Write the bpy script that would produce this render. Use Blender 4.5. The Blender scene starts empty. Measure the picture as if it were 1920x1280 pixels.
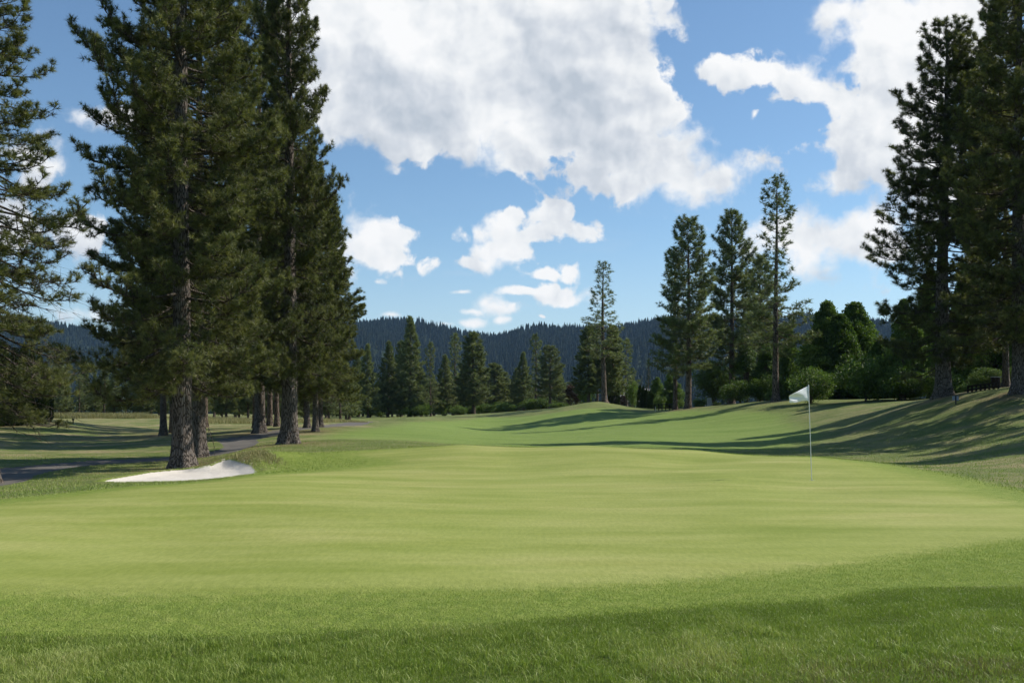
import bpy, math, random, time
import numpy as np
from mathutils import Vector
T0 = time.time()
# ------------------------------------------------------------------ camera, sky, sun
S = bpy.context.scene
F = 1867.0            # focal length in photo pixels (35 mm on 36 mm)
HY = 770.0            # photo row of the eye level
EYE = 1.6
cam = bpy.data.cameras.new('camera'); co = bpy.data.objects.new('camera', cam)
S.collection.objects.link(co); S.camera = co
cam.lens = 35.0; cam.sensor_width = 36.0
co.location = (0, 0, EYE); co.rotation_euler = (math.radians(90), 0, 0)
cam.shift_y = (HY - 640) / 1920.0
cam.clip_start = 0.1; cam.clip_end = 20000
cam.dof.use_dof = True; cam.dof.focus_distance = 32; cam.dof.aperture_fstop = 9.0

SUN_EL = math.radians(42); SUN_AZ = math.radians(70)      # azimuth clockwise from +Y
sd = Vector((math.sin(SUN_AZ)*math.cos(SUN_EL), math.cos(SUN_AZ)*math.cos(SUN_EL), math.sin(SUN_EL)))
sl = bpy.data.lights.new('sun', 'SUN'); sl.energy = 4.7; sl.angle = math.radians(0.5); sl.color = (1.0, 0.93, 0.82)
so = bpy.data.objects.new('sun', sl); S.collection.objects.link(so)
so.rotation_euler = (-sd).to_track_quat('-Z', 'Y').to_euler(); so.location = (30, 10, 60)
S.view_settings.view_transform = 'Standard'; S.view_settings.look = 'None'
S.view_settings.exposure = 0.30; S.view_settings.gamma = 1.0
S.cycles.max_bounces = 5; S.cycles.diffuse_bounces = 2; S.cycles.glossy_bounces = 2; S.cycles.transmission_bounces = 3
S.cycles.transparent_max_bounces = 4; S.cycles.volume_bounces = 0
S.cycles.use_adaptive_sampling = True; S.cycles.adaptive_threshold = 0.02

class NT:
    """tiny helper for writing node trees"""
    def __init__(s, tree): s.t = tree; s.n = tree.nodes; s.l = tree.links
    def new(s, typ, **kw):
        n = s.n.new(typ)
        for k, v in kw.items(): setattr(n, k, v)
        return n
    def put(s, sock, v):
        if isinstance(v, bpy.types.NodeSocket): s.l.new(v, sock)
        elif v is not None: sock.default_value = tuple(v)+(1,) if sock.type == 'RGBA' and len(v) == 3 else v
    def m(s, op, a, b=None, c=None, clamp=False):
        n = s.new('ShaderNodeMath', operation=op, use_clamp=clamp)
        s.put(n.inputs[0], a); s.put(n.inputs[1], b)
        if c is not None: s.put(n.inputs[2], c)
        return n.outputs[0]
    def vm(s, op, a, b=None, c=None, scale=None):
        n = s.new('ShaderNodeVectorMath', operation=op)
        s.put(n.inputs[0], a)
        if b is not None: s.put(n.inputs[1], b)
        if c is not None: s.put(n.inputs[2], c)
        if scale is not None: s.put(n.inputs['Scale'], scale)
        return n.outputs['Value'] if op in ('LENGTH', 'DOT_PRODUCT', 'DISTANCE') else n.outputs['Vector']
    def noise(s, vec, scale, detail=3, rough=0.55, dim='3D', dist=0.0, col=False):
        n = s.new('ShaderNodeTexNoise', noise_dimensions=dim)
        s.put(n.inputs['Vector'], vec); n.inputs['Scale'].default_value = scale
        n.inputs['Detail'].default_value = detail; n.inputs['Roughness'].default_value = rough
        n.inputs['Distortion'].default_value = dist
        return n.outputs['Color'] if col else n.outputs['Fac']
    def ramp(s, fac, stops, interp='LINEAR'):
        n = s.new('ShaderNodeValToRGB'); n.color_ramp.interpolation = interp
        e = n.color_ramp.elements
        while len(e) < len(stops): e.new(0.5)
        for x, (p, c) in zip(e, stops):
            x.position = p; x.color = (c[0], c[1], c[2], 1) if hasattr(c, '__len__') else (c, c, c, 1)
        s.put(n.inputs[0], fac); return n.outputs[0]
    def mix(s, fac, a, b, mode='MIX'):
        n = s.new('ShaderNodeMix', data_type='RGBA', blend_type=mode)
        s.put(n.inputs[0], fac)
        for k, v in ((6, a), (7, b)):
            if isinstance(v, (tuple, list)): v = tuple(v)[:3] + (1,)
            s.put(n.inputs[k], v)
        return n.outputs[2]
    def rng(s, v, a, b, c=0.0, d=1.0, smooth=True):
        n = s.new('ShaderNodeMapRange', interpolation_type='SMOOTHSTEP' if smooth else 'LINEAR')
        s.put(n.inputs[0], v)
        for i, x in enumerate((a, b, c, d)): s.put(n.inputs[i+1], x)
        return n.outputs[0]
    def mapping(s, v, scale=(1, 1, 1), rot=(0, 0, 0)):
        n = s.new('ShaderNodeMapping'); s.put(n.inputs['Vector'], v)
        n.inputs['Scale'].default_value = scale; n.inputs['Rotation'].default_value = rot
        return n.outputs[0]

# cumulus clouds as patches of the sky: (bearing slope, height slope, width, height) written in pixels of the photo
CLOUDS = [(1645,235,95,85),(1500,155,95,36),(1720,100,130,110),(1620,425,100,50),(1480,455,80,36),(720,60,150,130),(830,60,150,110),(980,60,160,130),(1100,180,160,130),(900,210,130,90),(1270,345,125,46),(1115,270,140,64),(600,60,90,110),(640,70,125,140),(760,110,170,170),(905,120,180,165),(1060,120,170,170),(1135,95,118,140),(1000,235,150,85),
 (1140,230,160,105),(1225,300,130,82),(1340,338,88,44),(1205,336,145,42),(820,215,110,66),(690,170,80,60),
 (890,492,100,15),(925,468,62,30),(962,470,44,36),(872,447,26,18),(905,440,32,26),(945,430,40,34),(962,402,18,18),(1000,440,50,18),(1035,428,66,20),(1085,430,44,20),(1040,402,42,24),
 (700,455,58,62),(730,485,40,16),(1020,516,44,12),(1060,510,26,20),(985,545,46,8),(1020,545,34,20),(1060,562,52,16),(1055,548,26,16),(925,578,38,18),(880,584,50,8),(912,568,22,16),(885,606,44,10),(712,528,14,6),(865,547,22,6),(940,600,18,8),(735,592,26,6),(830,610,22,6),(1010,592,14,5),
 (1570,20,60,44),(1680,45,120,85),(1790,80,110,120),(1430,138,105,26),(1510,160,62,40),(1600,200,72,46),(1690,190,70,60),
 (1590,275,78,42),(1650,300,90,80),(1580,335,60,30),(1560,455,120,62),(1440,430,100,36),(1640,470,90,52),
 (200,215,64,24),(60,300,60,50),(140,430,50,60),(160,590,50,20),(20,440,50,60),(1760,330,80,120),(1422,213,14,16)]
w = bpy.data.worlds.new('World'); S.world = w; w.use_nodes = True
N = NT(w.node_tree); N.n.clear()
SKY_STR = 0.085
sky = N.new('ShaderNodeTexSky', sky_type='NISHITA', sun_disc=False)
sky.sun_elevation = SUN_EL; sky.sun_rotation = SUN_AZ; sky.altitude = 700; sky.air_density = 1.0; sky.dust_density = 0.6; sky.ozone_density = 1.6
tc = N.new('ShaderNodeTexCoord').outputs['Generated']
sep = N.new('ShaderNodeSeparateXYZ'); N.put(sep.inputs[0], tc)
yy = N.m('MAXIMUM', sep.outputs[1], 0.08)
cmb = N.new('ShaderNodeCombineXYZ')
N.put(cmb.inputs[0], N.m('DIVIDE', sep.outputs[0], yy)); N.put(cmb.inputs[1], N.m('DIVIDE', sep.outputs[2], yy))
UV = cmb.outputs[0]
def cloud_group():
    g = bpy.data.node_groups.new('cloud_field', 'ShaderNodeTree')
    g.interface.new_socket('P', in_out='INPUT', socket_type='NodeSocketVector')
    g.interface.new_socket('D', in_out='OUTPUT', socket_type='NodeSocketFloat')
    G = NT(g); gi = G.new('NodeGroupInput'); go = G.new('NodeGroupOutput')
    P = gi.outputs[0]
    acc = None
    for (px, py, rx, ry) in CLOUDS:
        rx *= 1.12; ry *= 1.15
        u, v, ru, rv = (px-960)/F, (HY-py)/F, rx/F, ry/F
        q = G.vm('MULTIPLY_ADD', P, (1/ru, 1/rv, 0), (-u/ru, -v/rv, 0))
        d = G.m('MULTIPLY_ADD', G.vm('LENGTH', q), -max(min(ru, rv), 0.026), max(min(ru, rv), 0.026))
        if acc is None: acc = d
        else: acc = G.m('MAXIMUM', acc, d)
    G.put(go.inputs[0], acc)
    return g
CG = cloud_group()
def field(P):
    n = N.new('ShaderNodeGroup'); n.node_tree = CG; N.put(n.inputs[0], P); return n.outputs[0]
n1 = N.noise(UV, 16, 3, 0.55, '2D', col=True)
P1 = N.vm('MULTIPLY_ADD', N.vm('SUBTRACT', n1, (0.5, 0.5, 0.5)), (0.022, 0.014, 0), UV)
OFS = (0.0075, 0.0095, 0)
def billow(P, scale, detail, smooth):
    vo = N.new('ShaderNodeTexVoronoi', voronoi_dimensions='2D', feature='SMOOTH_F1')
    N.put(vo.inputs['Vector'], P); vo.inputs['Scale'].default_value = scale; vo.inputs['Detail'].default_value = detail
    vo.inputs['Roughness'].default_value = 0.45; vo.inputs['Smoothness'].default_value = smooth
    return vo.outputs['Distance']
n2 = N.noise(P1, 26, 7, 0.60, '2D')
v1 = billow(P1, 20, 2.0, 0.5)
f1 = field(P1)
bump = N.m('ADD', N.m('MULTIPLY', N.m('SUBTRACT', n2, 0.5), 0.060), N.m('MULTIPLY', N.m('SUBTRACT', 0.42, v1), 0.026))
dens = N.m('ADD', N.m('ADD', f1, 0.006), bump)
softw = N.rng(N.noise(UV, 8, 2, 0.5, '2D'), 0.40, 0.62, 0.011, 0.030)
alpha = N.rng(N.m('DIVIDE', N.m('ADD', dens, 0.003), softw), 0.0, 1.0)
# lit from the right and above: heights of the billows here against a step towards the light
P2 = N.vm('ADD', P1, OFS)
m1 = N.noise(P1, 11, 5, 0.50, '2D'); m2 = N.noise(P2, 11, 5, 0.50, '2D')
b1 = billow(P1, 9.5, 1.0, 0.8); b2 = billow(P2, 9.5, 1.0, 0.8)
n3 = N.noise(UV, 4.5, 3, 0.5, '2D')
f2 = field(N.vm('ADD', P1, (0.010, 0.022, 0)))
relief = N.m('ADD', N.m('MULTIPLY', N.m('SUBTRACT', m1, m2), 2.6), N.m('MULTIPLY', N.m('SUBTRACT', b2, b1), 1.3))
body = N.m('MULTIPLY', N.m('MAXIMUM', N.m('SUBTRACT', f1, f2), -0.024), 9.0)
lit = N.m('ADD', N.m('ADD', 0.66, relief), N.m('ADD', body, N.m('MULTIPLY', N.m('SUBTRACT', n3, 0.5), 1.2)))
lit = N.m('SUBTRACT', lit, N.rng(dens, 0.01, 0.09, 0.0, 0.14))
lit = N.m('ADD', lit, N.rng(dens, 0.0, 0.03, 0.12, 0.0), clamp=True)
k = 1.0 / SKY_STR
ccol = N.ramp(lit, [(0.0, (0.42*k, 0.47*k, 0.535*k)), (0.35, (0.555*k, 0.59*k, 0.64*k)), (0.7, (0.71*k, 0.73*k, 0.75*k)), (1.0, (0.80*k, 0.805*k, 0.81*k))])
# thin high veils near the horizon
wis = N.noise(N.mapping(UV, (3, 12, 1), (0, 0, 0.12)), 2.2, 6, 0.62, '2D', 0.6)
low = N.rng(N.m('DIVIDE', sep.outputs[2], yy), 0.24, 0.03, 0.0, 1.0)
veil = N.m('MULTIPLY', N.rng(wis, 0.48, 0.78, 0.0, 0.5), low)
veil = N.m('MAXIMUM', veil, N.m('MULTIPLY', N.rng(N.m('DIVIDE', sep.outputs[2], yy), 0.20, 0.0, 0.0, 0.42), 1.0))
skyc = N.mix(1.0, sky.outputs[0], (1.05, 1.22, 1.28), 'MULTIPLY')
skyc = N.mix(veil, skyc, (0.50*k, 0.60*k, 0.70*k))
front = N.rng(sep.outputs[1], 0.08, 0.2)
up = N.rng(sep.outputs[2], 0.0, 0.03)
skyc = N.mix(N.m('MULTIPLY', alpha, N.m('MULTIPLY', front, up)), skyc, ccol)
bg = N.new('ShaderNodeBackground'); N.put(bg.inputs[0], skyc); bg.inputs[1].default_value = SKY_STR
N.put(N.new('ShaderNodeOutputWorld').inputs[0], bg.outputs[0])
w.cycles.sampling_method = 'MANUAL'; w.cycles.sample_map_resolution = 512

# ------------------------------------------------------------------ object helpers
COL = S.collection
def tag(o, label=None, cat=None, group=None, kind=None):
    if label: o['label'] = label
    if cat: o['category'] = cat
    if group: o['group'] = group
    if kind: o['kind'] = kind
    return o
def empty(name, loc):
    o = bpy.data.objects.new(name, None); COL.objects.link(o); o.location = loc; o.empty_display_size = 0.3
    return o
def mesh_np(name, V, Fa, mats=(), attrs=None, smooth=False, fmat=None):
    """V (n,3); Fa (m,3) or (m,4) int array"""
    me = bpy.data.meshes.new(name)
    V = np.ascontiguousarray(V, dtype=np.float32); Fa = np.ascontiguousarray(Fa, dtype=np.int32)
    k = Fa.shape[1]
    me.vertices.add(len(V)); me.vertices.foreach_set('co', V.ravel())
    me.loops.add(Fa.size); me.loops.foreach_set('vertex_index', Fa.ravel())
    me.polygons.add(len(Fa)); me.polygons.foreach_set('loop_start', np.arange(0, Fa.size, k, dtype=np.int32))
    try: me.polygons.foreach_set('loop_total', np.full(len(Fa), k, dtype=np.int32))
    except Exception: pass
    for m in mats: me.materials.append(m)
    if fmat is not None: me.polygons.foreach_set('material_index', np.asarray(fmat, dtype=np.int32))
    me.polygons.foreach_set('use_smooth', np.full(len(Fa), smooth, dtype=bool))
    for nm, arr in (attrs or {}).items():
        a = me.attributes.new(nm, 'FLOAT', 'POINT'); a.data.foreach_set('value', np.ascontiguousarray(arr, dtype=np.float32))
    me.update(calc_edges=True)
    return me
def obj(name, me, parent=None, loc=None):
    o = bpy.data.objects.new(name, me); COL.objects.link(o)
    if parent is not None: o.parent = parent
    if loc is not None: o.location = loc
    return o

# ------------------------------------------------------------------ the lie of the land: (photo px, photo row, distance)
PTS = [
 # near apron and green
 (-900,1400,4.5),(200,1450,4.4),(960,1450,4.4),(1700,1450,4.4),(2800,1400,4.5),
 (0,1280,5.86),(960,1280,5.86),(1900,1275,5.9),(-600,1115,8.6),(0,1115,8.66),(960,1112,8.75),(1500,1075,9.8),(1920,1030,11.4),(2500,1000,12),
 (300,1000,13.0),(960,1000,13.0),(1600,985,13.9),(0,945,17.1),(-300,950,17),(960,920,19.9),(1522,900,23.0),(1342,898,22.3),(1240,903,22.2),(1750,905,22),(1920,925,19.5),
 (480,890,25.0),(250,913,21.0),(960,870,28.4),(750,864,30),(1300,866,29),
 (640,847,36),(860,834,36),(1100,835,36),(1300,843,34.5),(1520,855,32.8),(1640,866,30),
 # behind the green: a swale, then the fairway
 (860,840,41),(1100,843,41),(1300,850,40),(1480,858,39),(1620,864,36),
 (700,830,45),(930,832,50),(930,826,60),(930,816,80),(911,806,106),(930,788,130),(925,774,150),(900,778,175),
 (1060,762,148),(1120,752,144),(1180,764,148),(1120,768,125),
 (1200,832,50),(1200,823,60),(1200,806,80),(1200,788,100),(1200,775,120),(1210,765,140),
 (1290,827,60),(1290,803,80),(1290,780,100),(1290,766,114),(1290,766,135),
 (1455,845,45),(1455,822,60),(1455,789,80),(1455,752,100),(1455,752,120),
 (1600,850,41),(1600,800,60),(1600,765,78),(1600,750,92),(1600,752,115),
 (1700,872,31),(1770,876,29),(1770,835,41),(1770,775,52),(1770,743,60),(1790,745,80),
 (1920,897,24),(1920,832,35),(1920,768,46),(1910,733,51),(1920,722,62),(1920,735,90),
 (2250,900,20),(2250,800,35),(2250,720,50),(2300,700,70),(2900,850,20),(2900,760,40),(2900,690,80),
 # bunker and its bank
 (195,905,26.5),(330,902,26.3),(480,889,28.2),(300,897,28.5),(400,893,29),(450,888,29.6),(390,881,31.8),(300,886,31.6),(430,868,33.2),
 (440,858,34.0),(485,853,33.4),(497,872,31.0),(520,884,29.0),(560,850,36),(505,886,27.5),
 # left
 (0,915,25),(0,900,30),(0,868,39),(0,850,47),(-10,830,56),(60,808,68),(0,791,75),(-200,792,60),(-300,900,30),(95,789,78),
 (340,876,35),(373,857,41),(200,882,34),(200,862,41),(340,850,46),(300,830,56),(340,812,70),(320,800,92),(200,808,74),(200,797,90),(200,788,112),(340,787,112),(200,783,140),
 (543,832,45),(470,826,52),(430,845,43),(488,811,60),(590,801,65),(600,793,90),(480,803,75),(480,795,95),(500,788,125),
 (620,836,42),(700,819,52),(700,802,75),(700,790,110),(700,788,135),(800,822,52),(800,809,70),(800,795,100),(790,783,126),(765,781,124),(840,781,140),(740,788,122),
 # far beyond
 (0,778,200),(500,778,200),(800,781,200),(1100,766,200),(1500,764,180),(1900,752,150),(-400,778,150),(2400,740,150),
 (0,776,500),(960,778,500),(1920,766,500),(-900,776,400),(2800,766,400),(960,774,1600),(-900,774,1600),(2800,772,1600),
]
PTS = np.array(PTS, float)
pz = EYE - (PTS[:, 1]-HY)/F*PTS[:, 2]
pX = np.degrees(np.arctan((PTS[:, 0]-960)/F))/10.0; pY = np.log(PTS[:, 2])*2.0
extra = []
for a in (-180, -140, -100, -65, 65, 100, 140, 180):
    for r in (2.0, 8, 40, 300, 1600): extra.append((a/10.0, math.log(r)*2, {2.0: 0, 8: 0, 40: 1.0 if a > 0 else -.3, 300: 0, 1600: 0}[r]))
for a in (-30, 0, 30): extra.append((a/10.0, math.log(1.5)*2, 0.0))
extra = np.array(extra)
cX = np.concatenate([pX, extra[:, 0]]); cY = np.concatenate([pY, extra[:, 1]]); cZ = np.concatenate([pz, extra[:, 2]])
def tps_k(d2): return 0.5*d2*np.log(d2+1e-9)
_n = len(cX)
A_ = np.zeros((_n+3, _n+3)); A_[:_n, :_n] = tps_k((cX[:, None]-cX[None])**2+(cY[:, None]-cY[None])**2)+np.eye(_n)*2e-3
A_[:_n, _n] = 1; A_[:_n, _n+1] = cX; A_[:_n, _n+2] = cY; A_[_n:, :_n] = A_[:_n, _n:].T
wts = np.linalg.solve(A_, np.concatenate([cZ, [0, 0, 0]]))
def height(x, y):
    x = np.atleast_1d(np.asarray(x, float)); y = np.atleast_1d(np.asarray(y, float))
    sh = x.shape; x = x.ravel(); y = y.ravel()
    # distance measured along the view axis inside the frame and radially beyond it
    az = np.degrees(np.arctan2(x, y)); r = np.hypot(x, y)
    c = np.cos(np.radians(np.clip(az, -40, 40)))
    X = az/10.0; Y = np.log(np.clip(r*c, 1.5, 2500))*2.0
    out = np.empty(len(x))
    for i in range(0, len(x), 20000):
        s = slice(i, i+20000)
        d2 = (X[s, None]-cX[None])**2+(Y[s, None]-cY[None])**2
        out[s] = tps_k(d2) @ wts[:_n] + wts[_n] + wts[_n+1]*X[s] + wts[_n+2]*Y[s]
    und = 0.03*np.sin(x*0.31+1.3)*np.sin(y*0.23+.4)+0.02*np.sin(x*0.83+y*0.41)+0.012*np.sin(x*1.7-y*1.1)
    out += und*np.clip((r-30)/30, 0, 1)
    return out.reshape(sh)
def gz(x, y): return float(height(x, y)[0])
def place(px, D):
    x = (px-960)/F*D; return Vector((x, D, gz(x, D)))
def hit(pts, near=4.0, far=160.0):
    """where sight lines through photo pixels meet the ground"""
    Ds = np.exp(np.linspace(math.log(near), math.log(far), 700)); out = []
    for p in pts:
        lo = near if len(p) < 3 else p[2]
        x = (p[0]-960)/F*Ds; zz = height(x, Ds); ray = EYE-(p[1]-HY)/F*Ds
        ok = (ray <= zz) & (Ds >= lo); i = int(np.argmax(ok)) if ok.any() else len(Ds)-1
        out.append((x[i], Ds[i]))
    return np.array(out)
print('tps', time.time()-T0)

# ------------------------------------------------------------------ areas
green_px = [(-400,1112),(0,1117),(500,1118),(900,1112),(1200,1100),(1500,1072),(1700,1045),(1920,1010),(2150,985),(2000,955),(1920,945),(1800,915),(1700,888),(1620,868),
            (1520,856),(1300,846),(1100,838),(860,837),(740,841),(650,850),(722,858),(750,867),(700,881),(600,886),(480,893),(250,916),(0,944),(-300,985)]
P_green = np.array([((a-960)/F*D, D) for a, b in green_px for D in [EYE*F/(b-HY)]])
P_green = hit(green_px[:14]).tolist()+hit([(1620,869),(1520,858)]).tolist()
P_green += [((a-960)/F*D, D) for a, D in ((1300,34.8),(1100,36.2),(860,36.4),(740,36.2),(650,35.0),(690,32.5),(752,30.6),(740,28.6),(640,27.2))]
P_green += hit([(480,893),(250,916),(0,944),(-300,985)]).tolist()
P_green = np.array(P_green)
P_bunker = hit([(180,906),(330,903),(420,897),(488,888),(482,874),(460,866),(430,859),(408,866),(388,876),(345,879),(290,884),(235,893),(195,899)])
P_path = hit([(-260,930),(-100,920),(0,911),(60,899),(62,890),(150,873),(330,861),(383,857),(440,848),(488,830),(478,823),(560,808),(640,799),(700,793),(700,789),(620,795),
              (545,803),(470,815),(400,824),(418,832),(420,841),(380,851),(320,856),(140,865),(0,878),(-100,885),(-260,890)], 20)
FG_EDGE = np.array([(-900,1195),(0,1190),(480,1186),(800,1176),(960,1166),(1150,1150),(1350,1136),(1560,1126),(1650,1108),(1750,1102),(1920,1098),(2800,1090)], float)
def signed(P, x, y):
    """signed distance to polygon P, positive inside"""
    best = np.full(x.shape, 1e9); inside = np.zeros(x.shape, bool)
    for i in range(len(P)):
        ax, ay = P[i]; bx, by = P[(i+1) % len(P)]
        dx, dy = bx-ax, by-ay; L = dx*dx+dy*dy+1e-12
        t = np.clip(((x-ax)*dx+(y-ay)*dy)/L, 0, 1)
        best = np.minimum(best, np.hypot(x-ax-t*dx, y-ay-t*dy))
        c = ((ay > y) != (by > y)); xi = (bx-ax)*(y-ay)/((by-ay) if by != ay else 1e-12)+ax
        inside ^= c & (x < xi)
    return np.where(inside, best, -best)
def smooth_poly(P, it=2):
    for _ in range(it):
        Q = np.roll(P, -1, 0); P = np.stack([0.75*P+0.25*Q, 0.25*P+0.75*Q], 1).reshape(-1, 2)
    return P
P_green = smooth_poly(P_green); P_bunker = smooth_poly(P_bunker, 1); P_path = smooth_poly(P_path, 1)

# ------------------------------------------------------------------ materials
def new_mat(name):
    m = bpy.data.materials.new(name); m.use_nodes = True; n = NT(m.node_tree); n.n.clear()
    return m, n
def finish(n, color, rough=0.8, bump=None, bstr=0.3, bdist=0.05, spec=0.3, trans=None):
    b = n.new('ShaderNodeBsdfPrincipled'); n.put(b.inputs['Base Color'], color if isinstance(color, bpy.types.NodeSocket) else tuple(color)+(1,))
    n.put(b.inputs['Roughness'], rough); n.put(b.inputs['Specular IOR Level'], spec)
    if bump is not None:
        bp = n.new('ShaderNodeBump'); n.put(bp.inputs['Height'], bump); bp.inputs['Strength'].default_value = bstr; bp.inputs['Distance'].default_value = bdist
        n.put(b.inputs['Normal'], bp.outputs[0])
    out = n.new('ShaderNodeOutputMaterial'); res = b.outputs[0]
    if trans is not None:
        tr = n.new('ShaderNodeBsdfTranslucent'); n.put(tr.inputs[0], trans)
        mx = n.new('ShaderNodeMixShader'); mx.inputs[0].default_value = 0.22; n.put(mx.inputs[1], res); n.put(mx.inputs[2], tr.outputs[0]); res = mx.outputs[0]
    n.put(out.inputs[0], res)
def attr(n, name): return n.new('ShaderNodeAttribute', attribute_name=name).outputs['Fac']

def turf_material():
    m, n = new_mat('turf')
    P = n.new('ShaderNodeNewGeometry').outputs['Position']
    big = n.noise(P, 0.06, 3); mid = n.noise(P, 0.45, 4, 0.6); fine = n.noise(P, 5.0, 4, 0.65); vfine = n.noise(P, 45.0, 3, 0.7)
    strx = n.noise(n.mapping(P, (0.10, 0.55, 0.1), (0, 0, 0.25)), 1.0, 4, 0.6)
    # putting green
    g = n.ramp(n.m('ADD', n.m('MULTIPLY', strx, 0.7), n.m('MULTIPLY', mid, 0.3)), [(0.36, (0.250, 0.285, 0.070)), (0.5, (0.315, 0.335, 0.102)), (0.64, (0.380, 0.370, 0.140))])
    grain = n.noise(n.mapping(P, (22, 5, 10), (0, 0, 0.1)), 1.0, 3, 0.7); mott = n.noise(n.mapping(P, (0.35, 1.3, 1), (0, 0, -0.35)), 1.0, 5, 0.65)
    g = n.mix(n.rng(grain, 0.3, 0.7), n.mix(1.0, g, (0.82, 0.85, 0.78), 'MULTIPLY'), g)
    g = n.mix(n.rng(mott, 0.38, 0.66, 0.0, 1.0), g, n.mix(1.0, g, (0.84, 0.88, 0.72), 'MULTIPLY'))
    g = n.mix(n.rng(n.noise(n.mapping(P, (1.1, 2.6, 1)), 1.0, 3, 0.6), 0.55, 0.75, 0.0, 0.5), g, n.mix(1.0, g, (1.12, 1.08, 1.1), 'MULTIPLY'))
    g = n.mix(n.rng(vfine, 0.35, 0.7), n.mix(1.0, g, (0.90, 0.92, 0.86), 'MULTIPLY'), g)
    wave = n.new('ShaderNodeTexWave', wave_type='BANDS', bands_direction='DIAGONAL'); n.put(wave.inputs[0], n.mapping(P, (1, 1, 0.0), (0, 0, 0.9))); wave.inputs['Scale'].default_value = 0.10; wave.inputs['Distortion'].default_value = 1.4; wave.inputs['Detail'].default_value = 1
    g = n.mix(n.m('MULTIPLY', wave.outputs['Fac'], 0.85), g, n.mix(1.0, g, (0.93, 0.97, 0.86), 'MULTIPLY'))
    # apron / collar: greener
    a = n.ramp(fine, [(0.3, (0.130, 0.190, 0.030)), (0.5, (0.190, 0.250, 0.045)), (0.72, (0.25, 0.290, 0.070))])
    # rough
    r = n.ramp(n.m('ADD', n.m('MULTIPLY', mid, 0.45), n.m('MULTIPLY', fine, 0.55)), [(0.32, (0.085, 0.125, 0.030)), (0.5, (0.135, 0.170, 0.048)), (0.68, (0.195, 0.205, 0.075))])
    dry = n.ramp(fine, [(0.3, (0.20, 0.175, 0.085)), (0.7, (0.34, 0.285, 0.15))])
    patch = n.m('MULTIPLY', n.rng(n.m('ADD', n.m('MULTIPLY', strx, 0.5), n.m('MULTIPLY', mid, 0.5)), 0.44, 0.62), attr(n, 'dry'))
    r = n.mix(patch, r, dry)
    r = n.mix(n.m('MULTIPLY', attr(n, 'litter'), n.rng(fine, 0.38, 0.62, 0.15, 0.95)), r, n.ramp(vfine, [(0.3, (0.10, 0.062, 0.034)), (0.7, (0.22, 0.15, 0.088))]))
    # fairway
    wv = n.new('ShaderNodeTexWave', wave_type='BANDS', bands_direction='Y'); n.put(wv.inputs[0], n.mapping(P, (1, 1, 0), (0, 0, 0.12))); wv.inputs['Scale'].default_value = 0.055; wv.inputs['Distortion'].default_value = 0.8
    f = n.ramp(n.m('ADD', n.m('MULTIPLY', strx, 0.5), n.m('MULTIPLY', fine, 0.5)), [(0.36, (0.125, 0.195, 0.038)), (0.5, (0.165, 0.235, 0.052)), (0.64, (0.21, 0.265, 0.075))])
    f = n.mix(n.m('MULTIPLY', wv.outputs['Fac'], 0.5), f, n.mix(1.0, f, (1.12, 1.10, 1.15), 'MULTIPLY'))
    soft = n.m('MULTIPLY', n.m('SUBTRACT', fine, 0.5), 0.5)
    c = n.mix(n.rng(n.m('ADD', attr(n, 'fairway'), soft), 0.2, 0.8), r, f)
    c = n.mix(n.rng(n.m('ADD', attr(n, 'apron'), soft), 0.25, 0.75), c, a)
    c = n.mix(n.rng(n.m('ADD', attr(n, 'green'), n.m('MULTIPLY', soft, 1.3)), 0.25, 0.75), c, g)
    c = n.mix(n.m('MULTIPLY', n.rng(big, 0.4, 0.7), 0.25), c, n.mix(1.0, c, (0.86, 0.93, 0.80), 'MULTIPLY'))
    # darker green ground under the long grass in front
    c = n.mix(attr(n, 'deep'), c, n.ramp(vfine, [(0.3, (0.075, 0.105, 0.026)), (0.7, (0.14, 0.17, 0.048))]))
    bh = n.m('ADD', n.m('MULTIPLY', vfine, 0.4), fine)
    lump = n.m('MULTIPLY', bh, n.m('SUBTRACT', 1.0, n.m('MULTIPLY', attr(n, 'green'), 0.93)))
    finish(n, c, 0.85, lump, 0.75, 0.10, 0.12)
    return m
M_turf = turf_material()
m, n = new_mat('sand'); P = n.new('ShaderNodeNewGeometry').outputs['Position']
s1 = n.noise(P, 1.6, 5, 0.6); s2 = n.noise(P, 30, 3, 0.6)
vo = n.new('ShaderNodeTexVoronoi', feature='SMOOTH_F1'); n.put(vo.inputs['Vector'], n.mapping(P, (1.2, 2.6, 1.2))); vo.inputs['Scale'].default_value = 1.5
finish(n, n.ramp(s2, [(0.3, (0.56, 0.52, 0.46)), (0.7, (0.70, 0.66, 0.60))]), 0.95, n.m('ADD', n.m('MULTIPLY', s2, 0.12), n.m('ADD', n.m('MULTIPLY', s1, 0.5), n.m('MULTIPLY', vo.outputs[0], 0.25))), 0.8, 0.16, 0.1); M_sand = m
m, n = new_mat('asphalt'); P = n.new('ShaderNodeNewGeometry').outputs['Position']
s1 = n.noise(P, 0.5, 4, 0.6); s2 = n.noise(P, 18, 3, 0.7)
finish(n, n.mix(n.m('MULTIPLY', s2, 0.5), n.ramp(s1, [(0.3, (0.088, 0.079, 0.068)), (0.7, (0.140, 0.126, 0.106))]), (0.15, 0.145, 0.135)), 0.9, s2, 0.3, 0.02, 0.2); M_asph = m

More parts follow.
